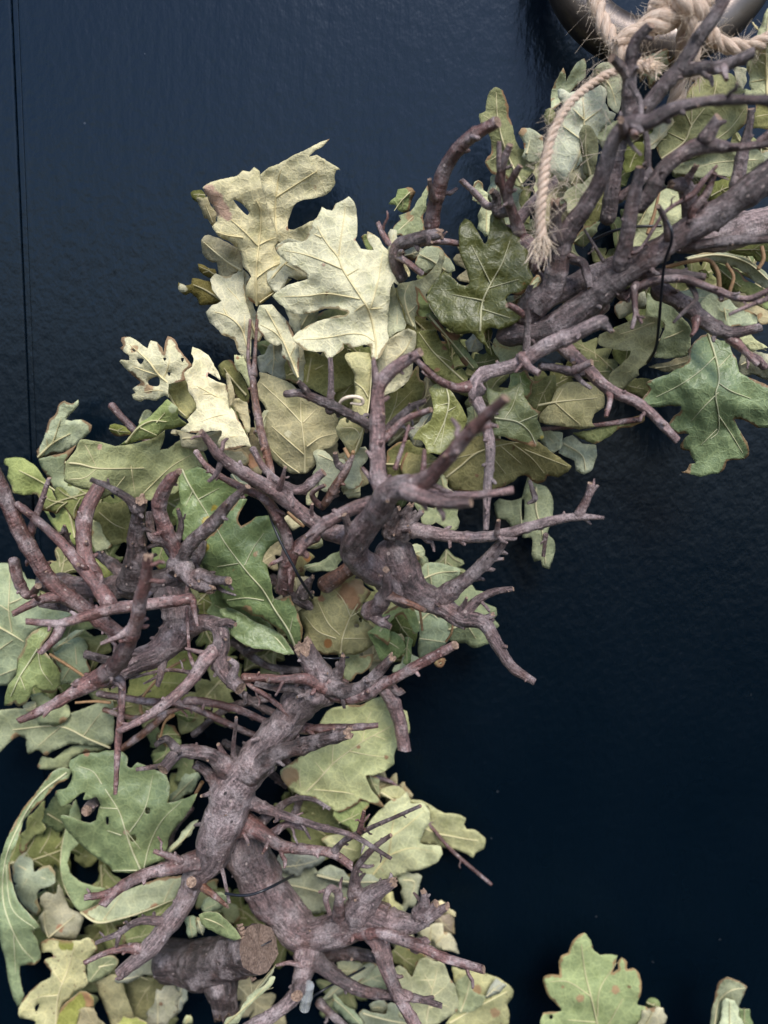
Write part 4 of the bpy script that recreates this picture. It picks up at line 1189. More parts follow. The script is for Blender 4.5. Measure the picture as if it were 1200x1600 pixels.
LF(D_, "390,1120 300,1120 240,1080 180,1030 150,950 135,850 150,740 120,680 80,620 80,570 110,520 100,490 140,490 190,510 240,530 310,560 345,600 420,640 500,640 560,690 600,760 590,830 600,900 560,950 500,970 480,1030 440,1080",
   "385,1110 385,1000 375,880 362,780 360,660;362,800 280,710 110,550;375,800 460,715;385,1005 300,930 180,825;400,950 480,895 580,870;350,1115 260,1050 180,970", 4.2, (.42, .39, .24), tilt=(.1, .2), k1=-.8, stains=[(280, 870, 30, PALE)], label="large dull beige leaf below the pale cluster, cracked in its middle")
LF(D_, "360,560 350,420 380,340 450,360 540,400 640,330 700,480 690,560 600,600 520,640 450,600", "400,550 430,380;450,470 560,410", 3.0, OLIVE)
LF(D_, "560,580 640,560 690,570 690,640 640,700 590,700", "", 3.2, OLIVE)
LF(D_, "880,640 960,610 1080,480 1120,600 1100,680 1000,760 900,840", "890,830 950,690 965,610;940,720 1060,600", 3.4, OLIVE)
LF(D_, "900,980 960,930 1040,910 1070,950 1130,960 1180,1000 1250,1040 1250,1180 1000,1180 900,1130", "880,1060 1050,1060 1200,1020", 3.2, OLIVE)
LF(D_, "1040,900 1060,830 1120,780 1170,740 1180,780 1130,860 1130,930 1090,955", "", 3.6, GREY)
LF(D_, "450,1000 500,985 600,1040 650,1075 640,1200 480,1200 460,1080", "470,1000 560,1040 650,1080", 4.6, SAGE, label=None)
LF(D_, "640,1000 760,960 775,1010 740,1090 740,1160 700,1200 640,1200 650,1100", "640,1190 680,1080 760,970;690,1110 740,1150", 5.2, SAGE)
LF(A, "640,740 720,690 830,720 850,800 860,880 850,935 780,950 720,930 700,985 640,1030 590,960 600,850", "600,960 700,850 840,760;700,850 840,925", 4.3, PALE2)
LF(A, "430,880 480,930 470,1000 500,1100 530,1180 560,1280 540,1340 470,1300 430,1200 400,1050 390,940 400,900", "530,1320 470,1150 420,960", 3.3, PALE2)
LF(B, "340,840 430,780 540,755 610,790 640,850 600,920 520,960 400,920 350,900 300,880", "340,870 480,830 610,810", 3.2, OLIVE)
LF(B, "250,800 320,770 390,780 380,860 330,910 280,960 250,900 240,850 230,820 240,805", "260,920 330,800", 3.6, SAGE)
# -- bitten pale leaves, far side
LF(Cc, "375,490 350,470 320,490 300,505 250,495 225,495 200,508 150,490 145,465 170,455 150,430 190,405 200,390 160,355 110,310 70,260 75,250 130,250 125,225 70,175 90,160 75,130 80,110 130,105 180,130 240,180 260,125 300,140 330,175 345,205 350,150 370,100 410,120 440,180 470,220 520,285 500,300 470,330 480,375 420,390 375,400 370,440",
   "375,395 310,340 250,260 130,150;310,345 230,320 100,270;370,445 280,440 170,465;345,370 380,250 385,130", 4.2, PALE, tilt=(.8, 0), holes=["175,245 220,245 200,278", "245,380 310,355 312,410 250,405", "338,238 360,238 350,257", "366,328 387,328 377,352", "450,238 470,238 460,266", "140,180 165,192 160,200"], stains=[(250, 430, 40, TANC), (160, 180, 30, TANC)], label="moth eaten pale leaf full of holes, against the dark door")
LF(Cc, "375,400 480,372 495,440 520,480 540,510 552,550 510,590 490,625 440,590 400,520 368,460", "375,460 420,540 480,600", 3.7, (.42, .40, .17))
LF(Cc, "890,795 850,780 800,805 740,812 690,800 680,770 700,720 710,690 640,695 560,705 480,700 445,690 480,660 500,640 490,620 530,580 552,550 530,490 500,450 490,400 470,330 490,310 520,290 530,240 515,210 525,165 560,180 620,220 650,270 680,320 700,370 690,375 660,350 620,330 615,350 650,370 690,390 720,400 740,410 745,440 750,520 790,580 830,660 870,740",
   "885,790 840,700 780,590 740,520 640,460 480,375;780,595 700,595 560,640;740,515 690,450 650,400;855,735 760,730 700,770;640,460 550,465;820,650 740,600", 5.2, (.72, .67, .47), tilt=(.3, .4), k1=-.6, stains=[(620, 340, 22, PINK), (530, 545, 24, TANC)], label="bright cream leaf with a torn upper notch, in front of the bitten leaf")
LF(Cc, "735,335 770,400 782,460 772,525 755,535 745,450 738,390", "", 5.4, TAN)
LF(Cc, "790,500 830,500 870,560 880,640 860,700 840,640 800,580 780,550", "", 4.2, PALE2)
LF(Cc, "680,290 720,255 770,250 800,300 860,400 880,480 850,560 800,500 770,420 740,380 700,350", "860,470 780,380 720,300", 3.2, OLIVE)
LF(Cc, "790,230 830,230 870,300 880,420 850,370 800,300", "", 3.8, LSAGE, stains=[(805, 235, 16, RUSTC)])
LF(Cc, "910,700 920,640 990,570 995,690 985,720 940,740", "", 4.0, SAGE)
LF(Cc, "880,700 930,700 980,850 940,960 860,880 800,830 830,800 880,790", "", 3.0, (.34, .28, .17), stains=[(900, 880, 60, RUSTC)])
LF(Cc, "440,700 520,710 650,700 700,690 690,800 620,800 540,815 480,790", "460,740 600,730 700,700", 3.9, TAN)
LF(Cc, "690,800 800,810 870,850 860,900 780,900 700,870", "", 3.2, TAN)
LF(Cc, "400,690 440,690 445,715 410,725 390,712", "", 3.6, TAN)
# light green leaf over the olive one
LF(Cc, "75,785 60,790 110,750 160,690 200,640 260,600 320,540 365,495 400,520 440,560 432,600 490,652 450,670 390,680 340,690 300,730 240,745 170,760 120,775", "110,765 190,670 270,630 360,635;190,670 300,720;300,640 350,580", 4.8, LIME, k1=-.8, tilt=(0, -1.4), stains=[(400, 550, 40, LSAGE), (190, 740, 10, TANC)], label="light yellow green leaf with a bent tip, just under the bitten pale leaf")
LF(I_, "560,690 612,640 622,620 540,620 460,600 400,565 405,515 410,450 470,380 500,310 560,310 640,325 720,350 760,345 850,330 960,300 1030,250 1020,330 1000,370 1050,365 1130,310 1200,300 1250,350 1300,450 1200,520 1100,640 1000,680 900,690 800,690 700,650 640,680",
   "410,450 500,460 600,485 800,487 900,485;515,310 560,390 605,485;420,555 530,545 605,490;820,470 835,580 850,670;840,700 950,590 1080,470 1200,400;580,690 700,630 780,540", 4.4,
   (.31, .32, .14), dp=[(410, 480, 5.6), (560, 320, 5.4), (600, 610, 5.7), (760, 350, 4.6), (780, 500, 4.4), (620, 670, 4.8), (1000, 400, 3.4), (900, 680, 3.4), (1200, 350, 3.2), (1250, 480, 3.0)], stains=[(625, 350, 24, PINK), (740, 375, 14, PINK)], label="wide folded olive leaf with a pale rolled edge, behind the dark stubs")
LF(I_, "235,425 230,380 270,310 310,180 345,155 370,80 400,65 445,85 490,60 492,90 450,140 410,182 430,190 520,185 575,220 565,260 520,300 450,360 380,390 300,410", "240,415 330,330 440,270;330,330 380,180;300,360 290,300", 2.0, LSAGE, tilt=(.6, -.5), k1=.9, label="blurred pale leaf with two rounded lobes, nearest the groove of the door")
LF(I_, "25,460 30,430 80,420 150,425 220,470 270,540 310,600 360,700 460,780 490,900 470,970 400,950 350,870 310,810 270,740 230,650 150,655 80,640 70,600 45,540 55,480", "470,920 430,760 360,640 240,560 120,500;430,760 420,640", 1.6, LIME, tilt=(.7, .2), holes=["300,735 330,760 350,790 335,800 310,775"], label="yellow green leaf low against the dark door, beside the fan of red twigs")
LF(I_, "240,430 400,390 480,340 412,440 410,520 400,570 560,630 560,690 500,900 480,840 420,700 330,600 270,500", "", 1.9, SAGEG)
LF(I_, "600,730 680,700 780,740 830,800 790,950 700,940 640,870 590,800", "620,760 720,840 800,870", 2.4, OLIVE)
LF(I_, "590,820 650,860 715,910 690,960 640,1000 590,985", "", 1.8, LSAGE)
LF(I_, "585,1040 650,1060 715,1130 680,1160 590,1165", "590,1060 650,1110 690,1150", 1.6, LIME)
LF(I_, "690,220 760,215 820,260 760,282 700,270", "", 1.8, (.17, .2, .04))
LF(I_, "875,215 890,140 930,120 950,150 905,200", "", 2.2, LSAGE)
LF(I_, "960,980 1060,960 1060,1080 1000,1120 950,1050", "", 3.0, GREEN)
LF(I_, "1100,760 1200,640 1260,800 1200,920 1120,900", "1210,680 1170,820 1130,900", 3.0, GREEN)
# -- green leaves, middle left
LF(J_, "80,0 200,-40 330,20 420,60 480,100 520,130 470,160 370,260 270,330 230,380 200,470 110,440 90,330 100,250 80,120", "100,-30 130,40 200,160 270,270;200,160 330,90;170,100 120,200", 3.6, GREEN, stains=[(255, 300, 45, YELC), (300, 215, 26, YELC)], kind='gloss', tilt=(.2, .2))
LF(J_, "400,5 440,0 500,60 520,120 470,110 430,60", "", 4.2, TEAL)
LF(J_, "820,1130 790,1080 740,1000 680,960 600,900 540,890 480,850 400,840 350,800 345,740 330,680 290,640 230,590 215,540 240,490 230,440 260,400 330,330 370,260 400,210 460,150 500,160 490,190 460,240 445,290 470,325 500,310 560,270 640,262 670,290 690,340 720,390 700,420 650,460 610,510 600,550 630,570 645,640 660,700 670,780 690,790 770,760 800,830 830,900 855,980 840,1060",
   "820,1120 770,990 680,850 600,720 520,630 440,530 360,420 315,340;490,570 540,470 610,370;450,560 320,580;610,790 500,775 380,790;665,800 670,770;770,990 790,900", 5.2, GREEN, 'gloss',
   dp=[(820, 1120, 4.6), (600, 720, 5.6), (315, 340, 5.0), (640, 280, 5.3), (700, 390, 5.0), (230, 540, 4.7), (345, 760, 4.7), (480, 850, 4.8), (640, 560, 5.5), (770, 770, 5.5), (850, 980, 5.1), (420, 640, 5.4), (460, 170, 4.9)], holes=["605,535 618,535 622,556 606,556"],
   stains=[(410, 610, 18, ORG), (555, 500, 22, TANC), (505, 855, 42, TANC), (525, 880, 20, BRN), (350, 345, 14, TANC), (240, 460, 36, YELC)], label="long glossy green leaf with a brown nibbled edge, between the stubs and the fork")
LF(J_, "800,1130 740,1130 640,1100 540,1090 440,1040 400,1000 410,960 440,920 350,890 330,850 400,840 460,870 540,920 640,960 720,1010 770,1080", "770,1130 690,1030 600,960 480,900 340,870", 4.3, GREEN2, 'gloss', k1=-.9, tilt=(0, .8), label="green leaf tucked edge on beneath the long glossy leaf")
LF(J_, "640,1010 340,700 270,760 300,900 340,960 420,990", "", 2.6, GREEN, 'gloss')
LF(J_, "810,520 860,510 930,520 880,560 860,600 850,650 820,640 750,670 755,610", "", 4.2, (.24, .2, .08), stains=[(880, 530, 30, ORG), (840, 600, 24, BRN)])
LF(J_, "860,580 960,550 1050,500 1100,480 1080,560 1050,600 960,610 890,600", "870,590 990,550 1080,490", 3.6, SAGEG)
LF(J_, "870,440 930,420 970,410 970,450 900,470", "", 3.4, LSAGE)
LF(J_, "740,270 800,250 860,310 840,330 790,350 750,320", "760,250 830,300", 3.4, PALE2)
LF(J_, "880,120 920,60 975,20 960,100 930,160 890,200", "", 4.0, SAGE)
LF(J_, "1100,90 1200,60 1200,140 1170,150 1130,140", "", 4.0, SAGE)
LF(L_, "255,610 150,610 90,570 50,530 60,480 30,420 22,370 60,345 100,345 90,295 140,290 150,230 200,235 225,200 280,185 340,165 380,170 382,230 424,265 400,300 360,350 340,380 380,420 450,470 475,545 430,560 390,590 330,610",
   "255,600 265,520 300,420 320,380 350,330;310,400 270,310 210,240;250,500 190,440 130,320;230,520 130,480 60,400;310,400 360,370;270,520 400,520", 4.9, (.38, .36, .19), holes=["330,444 353,440 356,458 334,461", "355,408 370,405 372,432 360,432", "342,376 354,378 350,388"],
   stains=[(300, 270, 75, (.33, .17, .10)), (345, 240, 60, (.40, .27, .18)), (330, 330, 50, RUSTC), (185, 545, 34, ORG), (150, 300, 26, RUSTC)], label="sage leaf with a rust brown upper half, under the forked limb")
LF(L_, "260,610 340,615 420,620 430,650 380,700 320,740 270,760 280,700", "", 3.6, SAGEG)
LF(L_, "480,400 540,350 600,330 660,360 685,430 690,480 660,500 640,450 600,390 560,400 530,430 520,560 440,500 400,490 440,460", "470,480 540,390 620,350", 4.6, GREEN2, k1=1.4)
LF(L_, "530,430 560,395 610,390 650,440 670,500 650,560 600,510 540,480", "", 3.4, (.09, .12, .03))
LF(L_, "405,490 480,470 560,490 610,540 622,590 590,612 540,655 480,645 450,590 430,540", "420,500 520,540 600,590", 4.5, GREEN, k1=-1.0)
LF(L_, "610,520 640,520 650,560 630,660 600,650 620,590", "", 4.7, GREEN)
LF(L_, "550,690 560,670 600,640 620,600 680,640 690,660 640,690 570,710", "", 3.6, LSAGE)
LF(L_, "640,310 700,330 780,400 850,420 880,480 830,560 760,610 690,640 680,560 690,480 660,380", "680,440 750,380 790,410;690,520 830,540", 3.4, SAGEG, k1=-.9, tilt=(-.4, .3))
LF(L_, "850,310 900,260 980,225 1000,255 1045,265 1030,300 1060,330 1110,350 1120,390 1100,410 1130,450 1100,480 1085,540 1040,560 990,575 940,545 880,550 830,500 850,420 900,380", "850,470 950,440 1050,420;950,440 1000,520;930,440 980,330", 2.8, (.25, .29, .15), tilt=(-.5, 0), label="dull green scalloped leaf behind the tail of the forked limb")
LF(L_, "680,170 720,110 770,100 850,115 915,140 910,170 860,210 800,250 740,250 700,220", "690,200 790,160 900,150;750,180 760,245;740,180 735,110", 3.6, SAGEG, k1=1.3, holes=[])
LF(L_, "610,20 700,10 715,40 690,90 660,90 640,60", "", 4.0, LSAGE, stains=[(670, 80, 30, TANC)])
LF(L_, "680,60 740,90 720,130 690,150 670,110", "", 3.0, SAGEG)
LF(L_, "775,655 810,635 830,630 830,660 800,680", "", 2.4, (.4, .3, .15), stains=[(810, 660, 25, RUSTC)], holes=["795,655 812,652 808,668"])
# -- beside the lower trunk, right
LF(O_, "180,560 120,530 70,470 60,430 120,380 200,330 270,180 310,110 350,90 430,75 490,75 560,40 610,28 630,80 680,90 740,110 748,160 755,220 720,260 685,300 670,350 670,390 620,430 560,450 520,455 540,510 590,580 620,625 560,605 490,580 480,600 440,625 380,650 300,610 240,570",
   "180,555 260,480 340,390 430,320 500,270 640,195 720,145;175,545 165,450 180,370;430,320 560,345 640,350;240,525 350,535 450,550 600,618;340,385 345,280 350,200;500,270 520,180 560,80;300,440 250,380;560,235 630,260", 3.8, (.45, .50, .27), k1=-.6, tilt=(-.2, .4),
   stains=[(115, 450, 62, TANC), (95, 470, 50, TANC), (480, 300, 18, RUSTC), (630, 350, 12, RUSTC)], label="large pale green scalloped leaf standing out beside the main trunk")
LF(O_, "350,660 430,620 480,590 525,600 500,680 470,745 440,735 390,700", "", 3.9, GREEN2, k1=1.3)
LF(O_, "520,455 560,455 590,480 592,530 590,575 545,515", "", 3.0, SAGEG)
LF(O_, "500,780 540,700 590,640 660,580 700,575 740,540 760,600 830,600 865,650 860,700 830,760 810,815 850,825 920,830 930,870 900,920 820,955 740,970 690,1000 640,1010 570,1030 500,990 480,940 500,860", "560,980 640,870 660,740 680,640;640,880 760,840 900,860;655,780 740,720 830,640", 3.0, LSAGE, stains=[(668, 575, 18, TANC), (610, 955, 14, TANC)], tilt=(-.3, 0), label="yellowish green leaf with one long rounded lobe, behind the thin dark twigs")
LF(O_, "590,560 600,530 640,510 700,510 740,550 760,580 820,585 880,620 940,655 1000,655 1055,680 1045,715 1060,740 1110,745 1160,790 1155,840 1105,870 1095,895 1060,870 1000,850 940,840 880,825 810,815 840,740 865,680 850,620 760,600 700,580", "600,540 760,640 850,740 1000,780 1120,800", 1.9, YEL, tilt=(-.4, -.2), label="outermost pale yellow leaf, out of focus against the dark door")
LF(O_, "690,990 740,975 790,985 808,1040 790,1110 740,1170 700,1200 720,1120 712,1050", "720,1010 780,1020 760,1110", 2.4, SAGE)
LF(O_, "600,1100 640,1085 690,1140 715,1200 720,1260 610,1260", "", 2.8, YEL)
LF(O_, "60,1020 120,960 220,950 330,1000 420,1050 400,1180 300,1190 180,1150 90,1100", "80,1030 220,1060 390,1110", 2.8, SAGE)
LF(O_, "240,980 330,930 400,960 430,1000 480,970 560,985 600,1020 560,1080 460,1060 380,1040 300,1010", "260,985 420,1020 580,1020", 3.3, SAGE, k1=1.2)
LF(O_, "60,880 150,870 300,880 250,930 180,970 110,985 60,940", "", 3.1, GREY)
LF(O_, "80,620 200,580 330,640 420,760 500,880 380,900 250,870 120,800", "110,650 260,740 430,870", 2.2, OLIVE)
LF(O_, "300,800 400,760 500,800 480,900 380,890", "", 2.6, YEL)
# -- dark olive leaf and neighbours, centre top
LF(V_, "620,1110 625,1150 650,1190 600,1150 560,1110 500,1120 430,1080 380,1010 350,940 390,870 430,820 470,850 500,880 545,890 550,860 530,800 505,740 500,680 505,610 530,575 560,590 590,640 620,695 635,680 645,620 650,560 680,520 710,560 720,600 770,640 810,690 830,750 825,800 850,850 830,890 780,920 740,930 720,955 740,975 790,990 795,1040 760,1070 700,1095 650,1085",
   "600,1100 610,970 650,880 700,790 740,680;650,880 560,700;620,960 470,930;640,900 780,860;610,1000 740,1040", 6.6, DKOL, 'gloss', tilt=(.5, .2), k1=-.5, stains=[(805, 885, 7, ORG)], label="dark olive leaf with two pointed upper lobes, beside the end of the twine")
LF(E_, "205,550 180,520 140,500 130,440 110,380 80,300 90,255 160,240 240,220 300,170 340,100 355,40 375,50 378,100 360,170 340,220 300,260 260,330 280,400 290,440 215,450 190,460", "185,520 150,440 130,320 160,245;150,440 240,350", 5.2, SAGE, k1=1.0, tilt=(.5, -.6), label="curled sage leaf twisting up between the pale and dark olive leaves")
LF(E_, "205,280 250,330 290,440 215,452 205,380", "", 5.5, GREEN2)
LF(E_, "190,130 220,60 270,15 340,20 380,60 440,140 445,170 400,190 360,170 300,170 260,200 210,160", "380,170 300,110 220,70", 3.8, TEAL)
LF(E_, "120,130 160,180 155,205 125,190", "", 3.4, PALE2)
LF(E_, "130,50 200,20 240,40 190,100 140,90", "", 3.2, GREY)
LF(E_, "205,555 320,545 345,590 365,630 390,650 410,700 435,750 438,800 400,825 450,800 490,780 525,840 510,875 440,880 380,850 330,810 260,750 210,660", "500,860 400,770 300,670 220,560;330,700 420,740", 5.4, (.15, .16, .05), stains=[(385, 650, 26, BRN), (435, 770, 22, BRN), (330, 790, 24, BRN)])
LF(E_, "260,450 300,430 370,520 420,560 470,555 480,620 540,700 590,770 555,800 500,760 450,690 420,640 400,600 330,540", "280,450 400,590 560,780", 5.7, (.13, .16, .07), k1=1.2, stains=[(330, 520, 60, BRN), (400, 590, 60, BRN), (450, 570, 40, BRN), (500, 740, 40, BRN)])
LF(E_, "280,370 320,380 360,430 380,500 340,480 300,430", "", 5.0, GREY)
LF(E_, "680,630 720,590 780,565 830,580 870,620 890,680 830,710 740,750 710,700", "690,630 760,655 870,690", 5.2, LSAGE, stains=[(690, 630, 14, TANC)])
LF(E_, "560,720 620,690 690,680 730,740 650,780 580,790", "", 4.6, (.15, .17, .06))
LF(E_, "630,560 660,530 680,560 660,620 690,680 700,700 650,690 630,620", "", 5.6, DKOL)
LF(E_, "530,600 570,550 620,570 620,640 560,680 520,660", "", 4.2, GREY)
LF(E_, "765,330 800,325 850,320 880,290 960,200 980,230 920,330 860,390 800,375", "", 5.0, LSAGE, stains=[(830, 345, 26, TANC)])
LF(F_, "20,265 60,200 130,150 150,80 140,20 120,-50 180,-90 240,-60 290,10 330,70 360,150 340,200 300,250 260,300 215,340 190,360 130,350 105,362 95,300 75,275", "230,-60 245,20 225,130 150,300;235,90 290,60;225,130 190,330;240,40 160,60", 4.9, YGR, 'gloss', tilt=(.2, .4), label="olive yellow shiny leaf behind the blurred jutting twig")
LF(F_, "380,60 440,80 480,140 470,230 400,250 360,160", "", 4.0, SAGEG)
LF(F_, "540,110 500,60 480,-60 560,-30 640,-60 700,-90 720,0 770,70 820,95 800,140 820,190 845,250 830,272 800,265 800,310 770,318 740,300 700,290 640,270 590,250 520,240", "530,130 680,160 750,220 785,290;590,140 640,60 680,-60;680,160 800,110", 5.2, (.20, .235, .105), 'gloss', stains=[(772, 292, 30, RUSTC), (822, 250, 20, YELC)], label="green leaf with an orange brown tip, beside the hanging pale twig")
LF(E_, "800,830 870,800 920,850 920,920 880,960 800,930", "", 4.6, GREEN, 'gloss')
LF(F_, "-60,440 0,320 100,370 200,400 300,330 380,260 420,245 480,245 560,260 640,280 740,290 800,280 870,330 950,390 1012,435 990,465 930,500 860,495 850,520 800,545 760,520 720,490 680,500 650,530 590,560 520,590 400,600 260,580 230,520 100,560 0,560",
   "230,500 320,430 420,350 640,290 800,285;80,430 300,380 420,350;640,290 760,380 840,475;560,300 700,420;480,330 600,480;720,330 980,430", 3.5, (.23, .215, .095), k1=-.9, tilt=(-.3, -.7), stains=[(425, 490, 16, BRN), (310, 525, 10, BRN), (590, 540, 14, BRN), (650, 320, 16, BRN)], label="wide brownish olive leaf lying across behind the hanging twig")
LF(F_, "170,560 210,490 250,560 280,620 200,640", "", 3.8, LSAGE)
LF(F_, "30,660 90,690 200,680 295,690 290,790 260,830 180,800 110,790 60,720", "80,690 180,740 260,820", 4.2, SAGEG, stains=[(155, 705, 12, BRN)])
LF(F_, "525,670 560,640 640,650 700,630 740,500 800,545 850,560 890,620 900,700 890,780 860,850 905,900 910,960 870,1075 830,1060 820,1020 780,1030 760,980 770,920 760,880 705,880 700,800 640,820 600,770 550,760",
   "790,560 790,700 830,850 850,1040;700,800 690,700", 2.2, (.28, .32, .20), holes=["704,640 712,640 712,770 706,772"], label="grey green leaf hanging lowest, behind the long pale twig")
LF(U_, "130,1040 180,990 210,920 260,890 340,890 400,900 435,960 430,1010 385,1040 375,1080 390,1100 320,1112 240,1100 130,1080", "120,1000 200,985 400,965;200,985 260,1040 320,1090;205,980 240,920", 4.3, (.36, .33, .17), label="flat tan green leaf beneath the angled brown twig")
LF(U_, "70,970 100,900 180,870 205,900 205,960 190,1000 130,1040 90,1010", "", 3.8, OLIVE)
LF(U_, "285,1130 350,1120 430,1100 480,1080 560,1060 620,1040 622,1072 560,1100 500,1110 450,1150 390,1180 330,1160", "", 3.2, (.2, .22, .08), k1=2)
LF(F_, "820,220 900,215 955,240 950,290 900,350 840,300", "", 3.0, SAGE)
LF(F_, "960,260 1020,240 1080,290 1165,300 1170,370 1140,460 1090,485 1040,460 1030,400 990,380 930,350", "960,290 1080,370 1100,460", 2.0, SAGE)
# -- right side
LF(H_, "835,290 900,330 985,325 960,340 970,390 1000,440 1020,520 1060,550 1130,580 1200,610 1240,640 1250,860 1180,875 1130,875 1080,840 1030,820 990,820 1010,870 1050,930 1080,1000 1080,1050 1050,1070 990,1075 945,1080 930,1130 890,1160 830,1165 780,1180 720,1165 655,1150 690,1140 710,1100 750,1095 720,1050 710,1020 660,1010 650,980 690,930 710,912 640,910 600,890 580,850 610,800 650,775 660,740 600,735 520,745 440,735 412,700 430,670 460,635 440,595 500,565 580,540 640,500 700,460 712,430 700,400 740,340 780,300",
   "820,285 860,400 885,500 890,590 870,660 890,800 885,900 840,940;885,590 960,640 1090,690;865,430 770,520 640,610 500,680;890,650 790,750 720,830;885,500 960,420;885,790 960,900 1040,1030;880,880 780,980", 5.3, (.215, .285, .125), 'gloss',
   dp=[(835, 290, 4.8), (885, 560, 5.8), (420, 700, 5.0), (640, 520, 5.6), (1240, 700, 5.2), (1130, 870, 4.6), (890, 800, 5.3), (600, 860, 4.4), (830, 1160, 3.8), (1080, 1040, 3.9), (680, 1150, 3.6), (980, 380, 5.0), (700, 740, 5.3)], stains=[(700, 1145, 30, TANC), (1135, 870, 20, BRN), (670, 1005, 20, TANC)], label="big glossy green leaf with broad lobes, hanging at the outer right of the wreath")
LF(H_, "770,110 850,30 900,90 960,70 1000,120 1080,140 1130,170 1130,230 1050,235 980,240 930,300 860,290 840,180", "905,40 925,130 940,230;925,130 1050,170;920,150 830,110", 4.4, LSAGE)
LF(H_, "130,330 150,290 230,260 300,220 360,195 430,170 520,190 560,210 572,230 540,260 510,330 480,420 460,460 390,510 395,545 370,560 320,610 290,640 230,625 200,575 220,530 280,480 330,430 347,395 300,390 220,380 150,360", "510,205 360,265 220,300;500,400 400,490 290,540 220,600;520,240 490,330 430,470", 4.5, (.30, .295, .16), holes=["525,195 560,210 568,235 540,262"], label="grey green two lobed leaf under the hanging spurs, crossed by black wire")
LF(H_, "440,110 450,30 520,60 600,120 680,200 720,260 715,340 720,390 690,425 640,435 560,440 490,430 520,340 560,230 520,190 440,190", "500,330 620,290 700,245;560,270 520,120", 4.0, SAGEG)
LF(H_, "240,150 240,110 300,70 360,50 430,20 442,70 437,130 380,135 330,170 270,195", "", 3.8, GREY)
LF(H_, "470,490 560,465 640,440 705,430 700,462 640,510 570,522 500,500", "", 3.2, TAN)
LF(H_, "1020,450 1100,390 1200,420 1240,460 1240,560 1150,555 1030,530", "1030,480 1130,440 1230,520", 3.2, GREY)
LF(H_, "1000,320 1090,300 1150,340 1182,370 1170,390 1130,385 1080,390 1060,360", "", 4.4, LSAGE)
LF(H_, "1150,80 1200,60 1280,60 1280,200 1200,140", "", 4.6, GREEN2)
LF(H_, "300,600 400,560 470,600 440,680 340,660", "", 2.6, OLIVE)
LF(H_, "640,30 780,10 900,20 880,60 780,110 700,80", "", 4.0, TEAL)
# -- upper right, round the twine
LF(G_, "485,370 490,230 530,160 560,105 575,150 580,190 610,130 650,70 690,45 705,90 695,160 640,220 600,260 540,330", "500,360 590,240 670,90", 3.6, LSAGE, stains=[(565, 120, 24, TANC), (490, 300, 16, TANC)], label="pale leaf lobe rising against the door just outside the twine arc")
LF(G_, "750,120 790,75 840,65 900,110 930,150 925,300 900,390 840,340 830,250 780,205 740,200", "760,130 850,220 900,380", 3.4, SAGE)
LF(G_, "560,830 500,790 450,740 420,700 440,620 470,560 500,480 560,400 560,340 530,290 525,240 560,235 600,260 640,250 700,250 750,240 790,210 820,225 835,260 825,320 850,370 890,390 880,420 840,450 800,500 790,540 760,600 690,680 640,740 600,800",
   "570,820 640,700 680,560 690,430 680,280;690,440 800,360;680,560 560,470;660,640 750,560;690,430 620,360", 4.7, (.64, .63, .45), tilt=(.3, 0), k1=-.5, label="bright pale leaf just inside the arc of twine")
LF(G_, "440,400 470,365 505,380 500,430 465,460", "", 4.4, OLIVE)
LF(G_, "280,850 230,820 190,790 110,760 70,690 90,660 110,640 110,560 80,490 40,440 35,390 75,375 80,310 100,250 140,225 180,245 205,300 218,350 220,410 240,450 255,530 290,610 330,620 390,720 350,780", "300,830 200,620 150,420 140,260;200,620 110,680;160,470 60,400", 4.4, (.26, .26, .11), label="single upright olive lobed leaf behind the two pronged red twig")
LF(G_, "280,510 300,480 350,480 430,530 435,600 400,700 360,710 300,660 320,620 305,560", "330,640 350,560", 5.0, SAGE, stains=[(300, 500, 40, TANC), (430, 540, 26, TANC), (318, 590, 24, ORG)], k1=1.2)
LF(G_, "740,790 690,770 680,680 660,580 660,510 690,460 730,465 770,530 780,600 770,700", "730,780 700,640 700,490", 5.3, (.26, .26, .14), label="small oval olive leaf lying over the bright pale one")
LF(G_, "600,830 585,770 610,730 640,730 650,695 690,720 692,790 640,845", "610,830 660,740", 5.4, TAN)
LF(G_, "600,1000 580,930 580,870 640,850 745,785 742,830 700,900 640,1000", "620,990 690,880 740,800", 5.5, SAGE)
LF(G_, "380,720 480,640 560,700 620,850 560,960 460,960 400,860", "", 3.8, LSAGE)
LF(G_, "440,900 540,840 600,1000 520,1090 450,1080", "", 4.4, TAN)
LF(G_, "700,1100 720,1000 800,850 900,780 900,900 850,1000 780,1060", "", 4.2, OLIVE)
LF(G_, "620,1190 660,1130 740,1080 782,1075 760,1130 700,1210", "630,1190 740,1100", 5.0, SAGEG)
LF(G_, "780,540 840,470 900,440 910,500 880,560 830,560", "", 4.4, LSAGE)
LF(G_, "75,1150 35,1100 40,1000 80,950 130,970 122,1060 100,1130", "80,1130 80,990", 5.2, LSAGE)
LF(G_, "0,890 20,810 60,850 85,920 60,960 10,930", "", 4.2, LSAGE)
LF(G_, "80,900 130,800 200,780 290,850 260,1000 200,1010 140,960", "", 3.6, TEAL)
LF(G_, "180,980 260,860 330,850 360,960 320,1080 240,1080", "", 3.4, OLIVE)
LF(G_, "140,1000 200,980 260,1100 230,1200 160,1150", "", 3.6, LSAGE)
LF(R_, "0,560 60,530 150,490 250,450 272,480 265,540 285,560 370,475 342,520 282,600 200,700 90,835 72,760 60,710 0,775", "0,700 120,620 260,470;100,640 85,800", 4.8, LSAGE)
LF(R_, "260,690 300,620 350,560 370,540 350,620 290,690", "", 4.6, PALE2)
